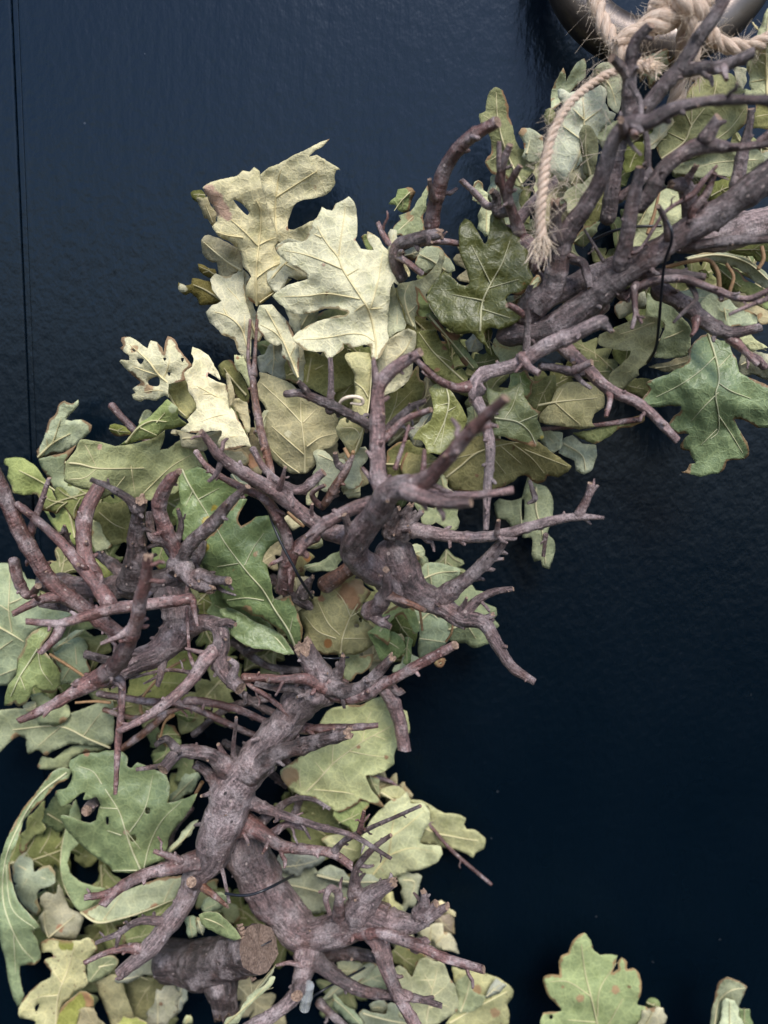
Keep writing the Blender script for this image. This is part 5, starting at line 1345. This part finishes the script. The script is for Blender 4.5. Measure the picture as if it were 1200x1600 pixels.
LF(R_, "150,1380 145,1340 170,1280 250,1180 380,1000 420,900 480,800 560,720 700,700 830,680 890,720 930,820 1000,855 950,890 1000,950 1020,1050 1000,1150 900,1250 800,1330 690,1400 500,1480 200,1500",
   "200,1490 420,1320 480,1180 600,1020;480,1200 490,850;680,1330 850,1200 980,1020;690,900 720,760;480,1180 420,1050;420,1320 260,1240", 4.2, (.25, .255, .115), tilt=(-.2, .2), label="broad olive leaf behind the bent over mauve branch")
LF(R_, "1210,70 1170,130 1140,230 1100,320 1060,420 1080,500 1000,590 1000,640 1030,720 1020,780 1045,850 980,830 990,900 1050,900 1200,900 1300,700 1300,100", "1190,900 1180,500 1200,150;1185,740 1040,770;1185,500 1090,490", 5.4, LSAGE, label="pale green leaf at the outer right edge, below the ring")
LF(R_, "1050,208 1075,225 1118,285 1100,290 1070,250", "", 5.2, PALE)
LF(R_, "1050,1080 1200,950 1300,1000 1300,1200 1100,1190", "1060,1100 1280,1060", 4.4, OLIVE)
LF(R_, "900,640 990,660 985,780 960,850 900,760", "", 3.4, GREY)
LF(S_, "780,810 900,720 1000,700 1100,700 1160,745 1120,820 1080,860 1000,830 900,820", "1150,750 980,760 800,800", 3.8, (.31, .34, .22))
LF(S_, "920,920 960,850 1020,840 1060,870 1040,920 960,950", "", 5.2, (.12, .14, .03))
LF(S_, "585,1180 590,1060 640,950 720,870 790,900 800,1040 760,1100 690,1180", "590,1060 670,910 700,880", 3.8, LSAGE)
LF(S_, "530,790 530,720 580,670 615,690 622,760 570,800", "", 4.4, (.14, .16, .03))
LF(S_, "610,700 650,620 770,550 772,590 700,650 660,700", "", 4.2, PALE2)
LF(S_, "1120,750 1160,740 1220,700 1220,900 1140,860", "", 3.6, SAGE)
LF(S_, "860,1020 980,1040 990,1110 900,1130", "", 3.6, LSAGE)
LF(S_, "380,500 430,520 500,640 450,700 380,640", "", 3.2, SAGE)
LF(U_, "810,310 900,285 1000,285 1100,310 1180,370 1240,430 1240,480 1150,430 1060,360 960,330 850,325", "820,315 960,295 1100,330 1230,440", 5.6, SAGE, k1=1.4)
LF(U_, "960,340 1060,380 1150,440 1200,480 1200,540 1060,470 980,440", "", 4.0, (.12, .14, .04))
LF(U_, "1030,280 1100,240 1240,230 1240,340 1150,310", "", 4.4, (.17, .19, .05))
LF(U_, "880,370 915,370 920,400 890,400", "", 4.6, (.2, .24, .05))
LF(U_, "0,690 50,700 72,750 0,785", "", 4.6, LSAGE)
LF(U_, "200,580 280,500 340,490 320,540 240,580", "", 4.2, LSAGE)
LF(U_, "590,120 800,150 900,210 760,210 620,230 580,180", "", 3.4, (.31, .34, .22))
LF(V_, "180,505 210,460 270,430 287,460 270,520 250,537 210,535 205,510", "", 4.2, GREEN2, stains=[(275, 445, 14, TANC)])
LF(V_, "200,620 230,570 300,510 345,440 350,480 335,560 335,640 260,650 210,650", "210,640 290,560 345,460", 3.8, SAGEG, stains=[(270, 570, 24, TANC)])
LF(V_, "570,440 595,400 620,450 640,500 600,505", "", 4.0, LSAGE)
LF(V_, "640,430 680,380 720,420 700,500 650,500", "", 3.8, TEAL)
LF(V_, "165,700 180,630 207,640 205,720 190,770", "180,750 195,650", 6.0, PALE2)
LF(V_, "45,660 75,650 100,700 90,730", "", 4.0, (.2, .24, .07))
# -- lower left
LF(K_, "-20,60 0,38 60,38 110,60 150,100 170,140 220,145 250,190 250,250 330,290 430,330 450,370 400,400 250,440 200,480 160,560 120,640 110,720 60,800 0,808 -40,800", "-20,430 70,480 150,530;75,470 55,330 60,200 65,70;60,290 130,260 240,170;0,575 80,520;0,740 100,700;60,340 0,300", 3.0, (.36, .41, .23), tilt=(.2, .1), label="large veined sage leaf running out of the frame at the far edge")
LF(K_, "330,580 400,530 480,500 520,510 550,560 540,630 570,720 545,790 440,790 370,800 370,720 330,640", "310,615 420,680 545,755;480,670 470,560;440,690 390,770", 3.2, SAGEG)
LF(K_, "330,560 400,510 460,470 522,460 480,500 400,540 350,590", "", 3.8, LSAGE)
LF(K_, "480,505 560,500 640,490 702,485 690,540 700,590 640,620 580,720 550,640 545,570", "690,490 620,560 570,700", 2.8, OLIVE)
LF(K_, "30,930 30,870 50,800 100,740 110,640 150,560 160,520 200,470 270,440 330,440 300,500 260,560 300,620 350,680 380,740 375,800 340,855 280,850 210,810 190,870 160,920 110,935 90,910 70,930", "240,570 190,650 130,740 70,870;240,580 260,700 330,800;130,750 160,830;150,710 190,640", 4.8, (.30, .37, .14), 'gloss', dp=[(240, 570, 5.2), (160, 520, 4.6), (320, 450, 4.7), (380, 760, 4.2), (340, 850, 4.0), (210, 780, 4.9), (40, 920, 3.9), (120, 800, 4.8), (150, 920, 4.2), (110, 680, 4.3)], label="fresh light green leaf drooping under the forked pinkish twig")
LF(K_, "190,870 250,850 340,900 430,930 440,980 410,1030 340,1060 300,1045 240,1050 225,980", "", 3.6, SAGEG, stains=[(400, 1030, 40, TANC)])
LF(K_, "145,950 170,910 215,910 228,950 200,975", "", 4.0, SAGE)
LF(Z_, "-6,1112 25,1107 50,1110 80,1120 110,1115 150,1100 176,1095 178,1140 177,1160 165,1168 140,1166 110,1163 80,1175 72,1182 60,1172 45,1178 40,1165 42,1155 30,1150 15,1160 -6,1180", "172,1168 140,1155 95,1135 20,1140;130,1150 160,1110;95,1135 60,1165", 3.0, (.28, .33, .22), stains=[(25, 1152, 10, TANC), (72, 1180, 8, TANC)], label="dull grey green leaf with a ragged lower edge over the dark gap")
LF(M_, "210,175 240,115 300,130 400,60 500,50 600,70 560,95 470,95 400,130 390,180 300,190 230,188", "", 2.5, SAGEG, stains=[(215, 170, 20, TANC), (490, 95, 30, RUSTC)])
LF(K_, "830,800 850,700 1000,640 1160,600 1200,650 1190,780 1100,850 980,890 880,880", "880,900 960,780 1160,640;960,780 1120,790", 2.6, (.22, .25, .08))
LF(K_, "990,1140 1000,1080 1060,1050 1110,1090 1115,1140 1060,1180", "", 3.4, (.2, .25, .1))
LF(K_, "1100,980 1200,960 1230,1010 1180,1030", "", 3.0, GREEN)
LF(M_, "800,765 760,780 700,775 640,770 620,740 560,700 490,650 440,600 400,560 370,520 345,470 345,450 390,455 450,480 510,495 545,480 555,430 570,390 550,345 510,360 470,360 485,320 440,340 400,380 350,400 310,340 320,310 370,300 400,265 410,220 390,170 400,135 470,100 560,95 620,80 700,90 725,130 720,170 745,185 780,150 850,180 900,200 940,220 965,280 960,340 950,380 1000,370 1060,350 1120,325 1100,380 1050,460 1000,520 960,580 950,640 930,700 880,720 820,750",
   "805,765 750,640 710,520 680,430 600,300;820,745 850,620 920,480 1030,370;740,540 820,420 870,220;670,410 570,405;580,270 530,200 450,170;690,560 610,535;780,760 640,762;720,540 800,640", 4.9, (.235, .305, .135), 'gloss',
   dp=[(800, 765, 5.0), (710, 520, 5.4), (600, 300, 5.2), (400, 140, 4.6), (320, 330, 4.4), (350, 455, 5.2), (450, 590, 4.3), (560, 700, 4.4), (620, 90, 4.6), (940, 230, 4.5), (1110, 340, 5.6), (950, 640, 4.4), (900, 480, 5.2), (840, 300, 5.0), (480, 480, 4.9)],
   holes=["740,568 776,575 766,602 742,596", "828,408 852,410 846,442 826,440", "604,458 616,460 613,507 604,502"], stains=[(715, 550, 22, PINK), (840, 425, 16, BRN), (490, 98, 26, RUSTC), (320, 320, 16, RUSTC)], label="big green leaf with pale veins and small holes, beside the main trunk")
LF(Z_, "110,1202 107,1216 91,1224 74,1241 60,1257 47,1271 36,1282 33,1298 26,1317 18,1332 15,1353 20,1385 28,1408 45,1428 63,1450 50,1455 57,1468 63,1487 63,1498 55,1507 31,1509 30,1524 34,1544 37,1555 28,1574 19,1556 12,1528 9,1502 2,1478 -4,1440 -5,1380 1,1340 8,1318 18,1296 36,1264 60,1234 84,1204 100,1199",
   "105,1206 60,1242 30,1290 10,1340 5,1400 15,1440 35,1480 52,1498;10,1350 20,1420 55,1450;22,1460 25,1520", 4.3, (.29, .36, .18), 'gloss', dp=[(105, 1205, 3.4), (60, 1245, 4.0), (10, 1320, 4.4), (0, 1400, 4.0), (40, 1430, 4.9), (60, 1490, 4.6), (15, 1500, 4.2), (30, 1560, 3.4), (30, 1300, 4.1)], label="long narrow green leaf arching down the far edge of the frame")
LF(M_, "120,640 130,560 180,450 250,390 240,470 250,530 200,570 160,600 150,650", "", 2.6, (.24, .25, .08))
LF(M_, "70,740 100,690 150,655 165,690 190,710 190,745 192,775 230,750 280,735 310,770 315,830 290,850 230,870 210,900 215,950 230,990 210,1030 130,960 90,890", "75,715 180,775 300,830;180,775 130,850", 3.0, (.36, .39, .25), holes=["78,835 90,832 90,850 80,850"], stains=[(160, 700, 14, BRN)])
LF(M_, "255,430 300,370 380,390 400,400 370,520 330,535 280,520", "270,440 370,500", 3.0, (.1, .13, .05))
LF(M_, "430,360 462,460 440,560 450,610 400,660 385,720 400,780 460,830 540,855 600,865 545,945 500,985 460,1000 420,960 390,900 360,840 345,760 350,650 370,540 400,420", "425,370 385,500 352,640 348,760 378,880 460,998", 3.8, (.27, .33, .15), k1=1.0)
LF(M_, "460,1000 500,985 560,955 640,905 760,860 900,810 1065,795 1060,850 990,925 900,965 800,1010 700,1040 600,1062 540,1055 490,1025", "460,1000 550,1056 700,1032 860,980 985,928;585,1045 640,970 690,900;930,940 990,820", 4.5, (.43, .46, .28), tilt=(0, .9), stains=[(720, 1025, 14, RUSTC), (600, 1050, 14, RUSTC), (880, 970, 26, RUSTC)], label="sage leaf seen almost edge on with a brown rim, under the furry red twig")
LF(N_, "290,400 330,350 300,300 300,250 340,210 420,230 440,150 470,200 520,330 600,370 630,400 600,490 565,570 480,565 380,550 310,500 300,440", "370,545 450,480 560,390;360,545 340,470 330,360", 3.4, (.40, .38, .27), 'spot', stains=[(450, 480, 40, RUSTC)], label="greyish tan leaf peppered with brown specks")
LF(N_, "300,590 350,565 400,560 500,575 600,570 660,550 700,580 730,640 650,720 640,820 660,890 640,920 560,960 520,1010 470,1060 440,1130 420,1250 250,1250 270,1180 210,1165 150,1155 135,1100 160,1040 220,960 300,890 380,850 380,800 330,740 345,710 400,700 395,670 360,655 310,665 300,620", "420,1200 440,980 520,760 560,600;440,980 260,1010 170,1100;470,900 400,800", 4.6, (.50, .48, .26), 'spot', holes=["260,1075 295,1045 285,1090 270,1110"], stains=[(480, 610, 50, (.26, .27, .04)), (530, 620, 40, (.26, .27, .04)), (400, 690, 14, PINK)], label="pale yellow speckled leaf with a deep bitten notch in the lower corner")
LF(N_, "660,890 655,820 660,740 720,700 850,690 890,720 880,760 830,810 760,860 700,885", "740,770 870,745;670,880 760,770 860,700", 4.9, SAGEG)
LF(N_, "420,1250 460,1080 520,1020 600,960 640,960 700,1000 700,1080 640,1070 590,1120 560,1250", "", 5.0, (.33, .35, .08), stains=[(655, 990, 40, RUSTC), (670, 1040, 34, RUSTC)])
LF(N_, "570,1180 600,1090 640,1065 690,1100 740,1150 800,1250 570,1250", "640,1080 700,1200", 5.2, TAN)
LF(N_, "715,900 780,850 860,830 920,890 940,960 1000,1130 1000,1250 850,1250 800,1120 760,1020", "", 4.3, (.33, .31, .18), 'spot', stains=[(780, 1130, 40, ORG)])
LF(N_, "880,1200 940,1160 1000,1150 1080,1190 1100,1260 880,1260", "", 5.2, (.33, .36, .09))
LF(Q_, "-60,560 0,500 150,440 220,440 240,520 190,545 110,540 0,580 -60,580", "", 4.4, GREY)
LF(Q_, "105,812 150,700 190,620 250,600 290,640 290,710 260,790 200,830 110,830", "175,825 175,720 170,650", 5.0, (.37, .35, .25), 'spot', stains=[(195, 710, 18, BRN)], label="small rounded grey leaf with brown flecks, below the sawn stump")
LF(Q_, "290,600 340,610 342,680 290,760 270,700", "", 4.2, GREY)
LF(Q_, "415,185 450,170 520,170 580,220 630,270 660,325 620,335 550,310 470,270 430,240", "420,190 540,240 650,320", 8.9, (.20, .24, .10), label="small folded green leaf lying over the sawn stump")
LF(Q_, "345,200 380,190 400,240 395,310 370,318 340,270", "", 6.8, SAGEG)
LF(Q_, "402,200 440,230 452,270 425,300 405,280", "", 6.9, SAGE)
LF(Q_, "440,120 470,80 540,60 575,90 560,140 500,165 445,165", "", 6.2, SAGEG)
LF(Q_, "560,830 580,790 640,770 680,700 740,630 800,600 840,545 865,550 850,590 800,640 740,690 690,740 640,830", "570,825 690,720 850,560", 9.0, LSAGE, k1=1.2)
LF(Q_, "640,840 690,690 780,590 840,515 850,500 835,545 800,600 740,640 690,720", "", 8.6, SAGE)
LF(Q_, "0,590 110,550 190,560 200,640 120,790 0,800", "", 3.2, (.2, .2, .1))
LF(Q_, "320,830 345,770 370,775 375,830", "", 5.6, LSAGE)
LF(Q_, "180,80 240,20 300,100 260,220 140,240 60,230", "", 4.0, (.2, .25, .1))
LF(Q_, "0,260 100,230 190,240 180,330 60,370 0,360", "", 4.2, (.2, .24, .1))
# -- lower right
LF(P_, "640,975 560,968 480,920 440,850 500,860 470,800 440,720 440,640 480,615 520,640 555,685 575,640 600,580 640,568 690,590 740,590 765,640 790,700 820,740 830,790 840,850 820,900 760,940 700,975", "640,960 670,800 700,680 720,570;680,760 620,640;670,810 760,740;655,870 740,850 800,880;690,700 560,700;660,850 560,800", 4.9, (.38, .40, .26), tilt=(-.2, .2), k1=-.6, stains=[(795, 710, 16, TANC), (830, 890, 14, TANC)], label="grey green leaf with sharp pale veins, beneath the square cut twig")
LF(P_, "810,700 800,620 860,640 930,640 1000,660 1080,690 1140,730 1172,770 1155,820 1130,850 1145,900 1130,1010 1000,1010 870,1010 760,970 830,880 830,790", "780,960 960,860 1130,770", 3.7, YEL, 'spot', stains=[(950, 760, 40, TANC), (1060, 900, 40, TANC)], tilt=(-.5, 0), label="yellowish speckled leaf spreading out at the bottom edge")
LF(P_, "820,720 870,680 910,655 920,760 960,790 1000,800 985,850 930,890 840,900 830,800", "850,890 890,780 910,670", 4.3, (.30, .34, .19))
LF(P_, "1005,805 1030,740 1060,705 1122,735 1090,770 1035,800", "", 4.5, GREY)
LF(P_, "240,960 235,900 260,880 320,900 400,910 410,850 430,840 500,860 560,870 640,900 630,1000 300,1010", "260,900 400,940 560,970", 4.6, (.36, .38, .25), k1=1.2)
LF(P_, "310,890 320,840 370,830 410,850 400,905 340,905", "", 4.2, SAGE)
LF(P_, "75,820 100,805 160,860 220,900 250,975 180,955 110,900", "85,815 170,890 240,965", 4.7, SAGEG, stains=[(78, 822, 12, ORG)])
LF(P_, "220,720 320,610 400,620 400,750 300,760", "", 3.4, (.32, .35, .22))
LF(P_, "30,820 100,720 230,640 330,600 260,700 140,780", "", 3.2, SAGE)
LF(P_, "420,560 480,490 560,510 620,560 580,640 550,680 480,610", "", 2.8, OLIVE)
LF(P_, "590,400 650,380 700,360 760,400 800,450 830,520 760,520 680,480", "660,500 675,380;700,480 770,405", 2.6, PALE2, stains=[(760, 410, 20, TANC)])
LF(P_, "705,240 740,230 790,270 822,300 800,325 760,310", "", 2.6, PALE)
LF(P_, "700,340 790,310 800,420 750,400", "", 2.4, (.3, .24, .2))
LF(P_, "380,330 375,230 430,180 470,240 502,320 450,330", "", 3.2, YEL)
LF(P_, "100,600 200,580 260,640 180,700 110,680", "", 3.2, SAGE)
LF(W_, "340,172 370,210 380,250 410,275 450,275 495,280 480,330 470,360 500,340 495,310 515,288 540,310 540,345 570,338 600,370 608,420 600,470 585,510 630,520 640,540 600,600 580,660 140,660 130,590 150,550 235,538 210,510 170,470 145,410 150,375 190,368 222,372 218,310 230,280 265,265 280,220 310,185",
   "405,620 370,470 345,370 325,230;400,560 410,440 490,310;370,470 260,400 180,400;440,620 520,480;400,590 260,580", 4.0, (.28, .36, .17), holes=["176,560 190,558 190,576 178,578"], stains=[(320, 480, 26, TANC), (485, 440, 28, TANC), (235, 430, 14, TANC), (545, 425, 12, BRN), (380, 240, 14, BRN)], label="green lobed leaf standing alone at the bottom, apart from the branches")
LF(W_, "630,500 655,480 690,500 693,528 640,530", "", 3.6, GREEN2)
LF(W_, "590,620 630,530 690,530 713,540 690,640 600,650", "610,640 660,540", 4.6, PALE2, stains=[(660, 530, 20, TANC)], label="small tan leaf tip at the bottom, against the lone green leaf")
LF(W_, "930,650 935,540 950,480 970,400 1010,382 1050,395 1102,425 1090,460 1060,520 1070,600 1060,650", "945,640 970,490 1030,440 1095,430", 4.2, (.34, .36, .22), label="curled sage leaf tip in the bottom corner of the frame")
LF(W_, "980,650 990,520 1015,480 1040,500 1070,560 1070,650", "1020,640 1020,490", 4.8, LSAGE)
LF(W_, "1065,530 1100,535 1125,580 1115,650 1062,650", "", 4.0, GREEN2)
LF(M_, "960,370 1000,300 1060,220 1122,230 1110,290 1050,340 990,375", "980,360 1100,240", 4.0, SAGEG)
LF(M_, "950,640 990,610 1040,540 1100,485 1115,490 1060,580 1000,640 960,665", "960,660 1050,580 1112,490", 4.6, LSAGE)
LF(M_, "860,110 940,80 1000,10 1020,60 960,130 900,160", "", 3.6, (.2, .25, .09))

# -- the mass of leaves behind, seen in the gaps
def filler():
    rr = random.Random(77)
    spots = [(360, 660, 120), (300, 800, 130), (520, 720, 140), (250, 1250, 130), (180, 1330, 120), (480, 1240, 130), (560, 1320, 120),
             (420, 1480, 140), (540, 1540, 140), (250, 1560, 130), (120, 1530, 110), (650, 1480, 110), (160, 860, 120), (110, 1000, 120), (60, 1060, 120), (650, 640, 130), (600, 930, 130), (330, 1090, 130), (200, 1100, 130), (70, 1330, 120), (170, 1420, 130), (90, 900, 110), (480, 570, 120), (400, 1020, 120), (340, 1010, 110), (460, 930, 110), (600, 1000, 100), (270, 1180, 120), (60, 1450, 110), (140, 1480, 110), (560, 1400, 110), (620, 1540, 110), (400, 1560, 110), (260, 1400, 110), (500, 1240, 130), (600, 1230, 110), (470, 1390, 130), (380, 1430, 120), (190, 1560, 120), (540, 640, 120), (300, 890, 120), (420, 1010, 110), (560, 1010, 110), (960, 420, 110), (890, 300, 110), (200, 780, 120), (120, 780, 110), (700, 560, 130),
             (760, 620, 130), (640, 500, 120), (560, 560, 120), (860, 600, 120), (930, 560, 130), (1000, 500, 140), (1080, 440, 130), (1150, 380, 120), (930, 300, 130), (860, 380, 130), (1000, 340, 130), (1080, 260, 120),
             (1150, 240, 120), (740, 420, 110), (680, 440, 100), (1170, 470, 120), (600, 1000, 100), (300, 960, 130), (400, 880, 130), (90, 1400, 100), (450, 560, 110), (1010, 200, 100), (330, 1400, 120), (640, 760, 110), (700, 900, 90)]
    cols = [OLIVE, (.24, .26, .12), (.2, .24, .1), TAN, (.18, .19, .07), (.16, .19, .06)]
    for (x, y, L) in spots:
        ang = rr.uniform(0, 6.283)
        L *= rr.uniform(0.8, 1.1)
        cx, cy = x - math.cos(ang) * L * .5, y - math.sin(ang) * L * .5
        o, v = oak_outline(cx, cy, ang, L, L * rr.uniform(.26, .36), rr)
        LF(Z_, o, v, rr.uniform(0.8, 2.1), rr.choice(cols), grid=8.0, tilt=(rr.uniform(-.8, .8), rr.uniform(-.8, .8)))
filler()

# ------------------------------------------------------------------ small dry pieces of the wreath
def tube_part(name, data, material, parent=None, tip='round', rough=0.12, seg=8):
    pts = [tuple(float(q) for q in w.split(',')) for w in data.split()]
    c = catmull(pts, 2.2)
    s = Soup()
    sweep(s, PV(c[:, 0], c[:, 1], c[:, 2]), np.array([q[3] * pxsize(q[2]) for q in c]), seg, rough, rng.randint(0, 99), tip)
    return s.build(name, [material, M_CUT], parent or wreath)
W1 = "black binding wire showing as a thin dark line"
for dta in ("418,790,7,2.4 424,812,7,2.4 440,850,7.4,2.4 457,882,7.6,2.4 470,906,7.4,2.4 488,934,6.4,2.4",
            "1043,345,10.6,2.4 1049,360,10.8,2.4 1049,378,10.6,2.4 1039,408,10,2.4 1034,450,9.2,2.4 1030,500,8,2.4 1024,545,6.4,2.4 1012,566,4.6,2.4",
            "928,374,6.6,2.2 955,362,7.4,2.2 987,355,7.8,2.2 1033,353,8,2.2",
            "352,1396,8.6,2.6 372,1399,8.9,2.6 392,1398,9,2.6 415,1390,8.8,2.6 437,1379,8,2.6 458,1368,6.6,2.6",
            "484,1560,7,2.2 500,1550,7,2.2 520,1538,6.6,2.2 545,1526,6,2.2 570,1512,5,2.2", "505,1028,7.6,1.8 520,1029,7.6,1.8 545,1027,7,1.8"):
    tube_part("binding_wire", dta, M_WIRE)
for dta in ("1040,418,6.6,3 1076,409,6.9,3 1108,407,7,3 1121,424,7.2,3.2 1124,448,7.2,3.6", "1135,412,7,2.4 1146,432,7.2,2.6 1140,456,7.2,2.8",
            "1190,385,6.4,3 1193,405,6.6,3 1185,420,6.6,3", "538,700,6.6,3 548,716,6.8,3.4 552,706,7,3.4", "118,1098,4.4,2.2 150,1096,4.4,2.4 172,1098,4.4,3",
            "77,1022,4.4,2.4 105,1039,4.4,2.4 135,1059,4.4,2.6 160,1075,4.4,3", "290,1030,4,2.4 262,1046,4.2,2.4 240,1068,4.4,2.4 222,1092,4.4,2.6 220,1110,4.4,3 226,1119,4.4,3",
            "270,1117,4.6,4 258,1128,4.4,2.4 250,1155,4.2,2", "316,1222,5,3.4 306,1240,4.8,3", "660,985,5,2.2 657,960,5,2.2 655,945,5,2", "708,972,5.4,2 705,990,5.4,2 697,1002,5.2,2",
            "450,800,5.4,3 462,812,5.6,3 474,822,5.8,2.6", "800,455,5.4,3.4 812,458,5.6,3.6 824,446,5.8,3.4", "1012,366,5.6,3 1022,335,5.4,2.6 1030,300,5.2,2"):
    tube_part("leaf_stalk", dta, M_STALK)
tube_part("curled_peel", "533,645,7.4,1.6 531,630,7.6,2.6 540,622,7.8,3.2 556,620,7.9,3.2 566,624,7.8,3 566,631,7.7,2.6 548,630,7.7,2", M_FIBRE, rough=0.3)
BR(None, "116,858,5,4 108,845,5.2,4 102,832,5.4,8 101,822,5.6,3", tip='ragged', tint='dark', nubs=3)
BR(None, "827,750,2.8,3 832,765,3.2,5 836,780,3.4,6 826,786,3.4,3", tip='ragged', tint='dark', nubs=3)
BR(None, "853,832,4.6,5 851,850,4.6,4 849,870,4.6,4", tint='dark', nubs=2)
BR(None, "150,1250,3.6,9 140,1262,4.8,12 136,1266,5.6,11", tint='pale', nubs=1, tip='ragged', label="tan dried gall sitting in the hole of the big green leaf")
BR(None, "1196,575,5,6 1182,562,5.4,8 1172,556,5.8,8", tip='ragged', tint='pink', nubs=1)
sl = Soup()
_a, _b = P(482, 1540, 8.2), P(476, 1575, 8.0)
sweep(sl, [_a, _a + (_b - _a) * .45, _a + (_b - _a) * .5, _a + (_b - _a) * .55, _b], np.array([11, 11, 12.2, 11, 10]) * pxsize(8), 18, 0, 1, 'round', start_cap=True, cap_mi=0)
sl.build("plastic_sleeve", [M_PLASTIC], wreath)['label'] = "clear plastic wire cap beside the pale cut stub"

# ------------------------------------------------------------------ jute twine
TW0 = P(1060, 20, 4.5)
twine = thing("twine", "hairy tan jute twine knotted round the ring, one arm arching down to a frayed end", "twine", TW0)
fib = Soup()
def hair(p, d0, length, rad=0.00007, curl=1.4):
    d0 = d0 / (np.linalg.norm(d0) + 1e-9)
    c = np.array([rng.uniform(-1, 1), rng.uniform(-1, .6), rng.uniform(-1, 1)])
    pts = [p + d0 * length * t + c * length * 0.4 * curl * t * t + np.array([0, 0, -0.15 * length * t * t]) for t in (0, .2, .4, .6, .8, 1)]
    sweep(fib, pts, np.linspace(rad, rad * 0.5, 6), 4, 0, 0, 'none')
def rope(data, fray0=0, fray1=0, hairs=1.0, twist=5.2, n=3, name='strand', loose=0.0):
    pts = [tuple(float(q) for q in w.split(',')) for w in data.split()]
    c = catmull(pts, 2.0)
    Wp = PV(c[:, 0], c[:, 1], c[:, 2]); R = np.array([q[3] * pxsize(q[2]) for q in c])
    T = np.gradient(Wp, axis=0); T /= np.linalg.norm(T, axis=1)[:, None]
    L = np.r_[0, np.cumsum(np.linalg.norm(np.diff(Wp, axis=0), axis=1))]
    a = np.cross(T[0], (0.3, 1, 0.2)); a /= np.linalg.norm(a)
    fr = []
    for t in T:
        a = a - t * a.dot(t); a /= np.linalg.norm(a); fr.append((a.copy(), np.cross(t, a)))
    ph = np.cumsum(np.r_[0, np.diff(L)] * np.array([1 + 0.5 * noise.noise(Vector((q * 90, 3.3, 0))) for q in L])) / (R.mean() * twist) * 2 * math.pi
    R = R * np.array([1 + 0.22 * noise.noise(Vector((q * 160, 7.7, n))) for q in L])
    for k in range(n):
        s = Soup(); line = []
        for i in range(len(Wp)):
            th = ph[i] + 2 * math.pi * k / n
            w = 1 + loose * noise.noise(Vector((L[i] * 130, k * 5.0, 1)))
            line.append(Wp[i] + (fr[i][0] * math.cos(th) + fr[i][1] * math.sin(th)) * R[i] * 0.5 * w)
        sweep(s, np.array(line), R * 0.56, 10, 0.12, 40 + k, 'round')
        s.build(name, [M_JUTE, M_JUTE], twine, TW0)
    m = int(L[-1] * 1000 * 3.2 * hairs)
    for _ in range(m):
        i = rng.randrange(len(Wp)); th = rng.uniform(0, 6.283)
        side = fr[i][0] * math.cos(th) + fr[i][1] * math.sin(th)
        hair(Wp[i] + side * R[i] * 0.85, side * rng.uniform(.2, 1) + T[i] * rng.uniform(-1.2, 1.2), rng.choice((.003, .004, .006, .009)) * rng.uniform(.6, 1.2))
    for end, cnt, sg in ((0, fray0, -1), (-1, fray1, 1)):
        for _ in range(cnt):
            th = rng.uniform(0, 6.283); q = rng.random() ** .5
            side = fr[end][0] * math.cos(th) + fr[end][1] * math.sin(th)
            hair(Wp[end] + side * R[end] * 0.8 * q - sg * T[end] * 0.002, T[end] * sg + side * q * rng.uniform(.2, .8), rng.uniform(.003, .008), rng.choice((.0001, .00016, .0003)), 0.9)
rope("920,-30,5,10 934,15,5.2,11 948,48,5.6,11 966,74,6,11 992,100,6.4,12", hairs=1.4)
rope("962,70,6.2,10 985,54,6.2,12 1015,40,6.2,14 1050,27,6.2,15 1085,6,6,14 1112,-18,5.8,12", hairs=2.6, twist=7, n=4, loose=.7, name='strand')
rope("1020,14,5.4,12 1045,0,6.2,13 1075,4,6.8,14 1092,24,6.6,12 1080,40,6,11", hairs=2.4, twist=6, n=4, loose=.6, name='knot')
rope("1078,22,6.6,10 1086,50,6.6,10 1085,90,6.4,9 1084,122,6,8", hairs=1.6, fray1=24, loose=.3)
rope("1074,20,5,12 1066,90,4.8,11 1058,150,4.6,11 1050,175,4.4,10", hairs=1, loose=.3)
rope("1086,26,6.2,10 1108,54,6.2,10 1138,73,6.2,11 1172,72,6.1,9 1215,52,6,9", hairs=1.8, loose=.4)
rope("1016,104,6.7,9 988,106,6.8,7 955,114,7.2,6 925,131,7.8,5.8 892,160,8.4,6 868,198,8.9,6.4 854,245,9.2,7 848,295,9.4,7.4 844,340,9.5,7.8 846,374,9.5,9", fray0=70, fray1=110, hairs=1.5)
for (x, y, d, n) in ((845, 385, 9.4, 60), (1015, 100, 6.8, 50)):
    for _ in range(n):
        hair(P(x + rng.uniform(-12, 12), y + rng.uniform(-10, 10), d), np.array((rng.uniform(-.6, .6), rng.uniform(-.6, .2), -1 if x < 900 else rng.uniform(-.6, .6))), rng.uniform(.003, .007), rng.choice((.00008, .00014, .0003)), 1.0)
for (x, y, d) in ((900, 255, 7), (880, 300, 7), (930, 170, 7.5), (860, 310, 8.6), (900, 330, 7), (870, 285, 8)):
    for _ in range(5):
        hair(P(x + rng.uniform(-20, 20), y + rng.uniform(-20, 20), d), np.array((rng.uniform(-1, 1), rng.uniform(-.3, .3), rng.uniform(-1, 1))), rng.uniform(.008, .018), 0.0001, 1.4)
fo = fib.build("fibre", [M_FIBRE], twine, TW0)
fo['kind'] = 'stuff'
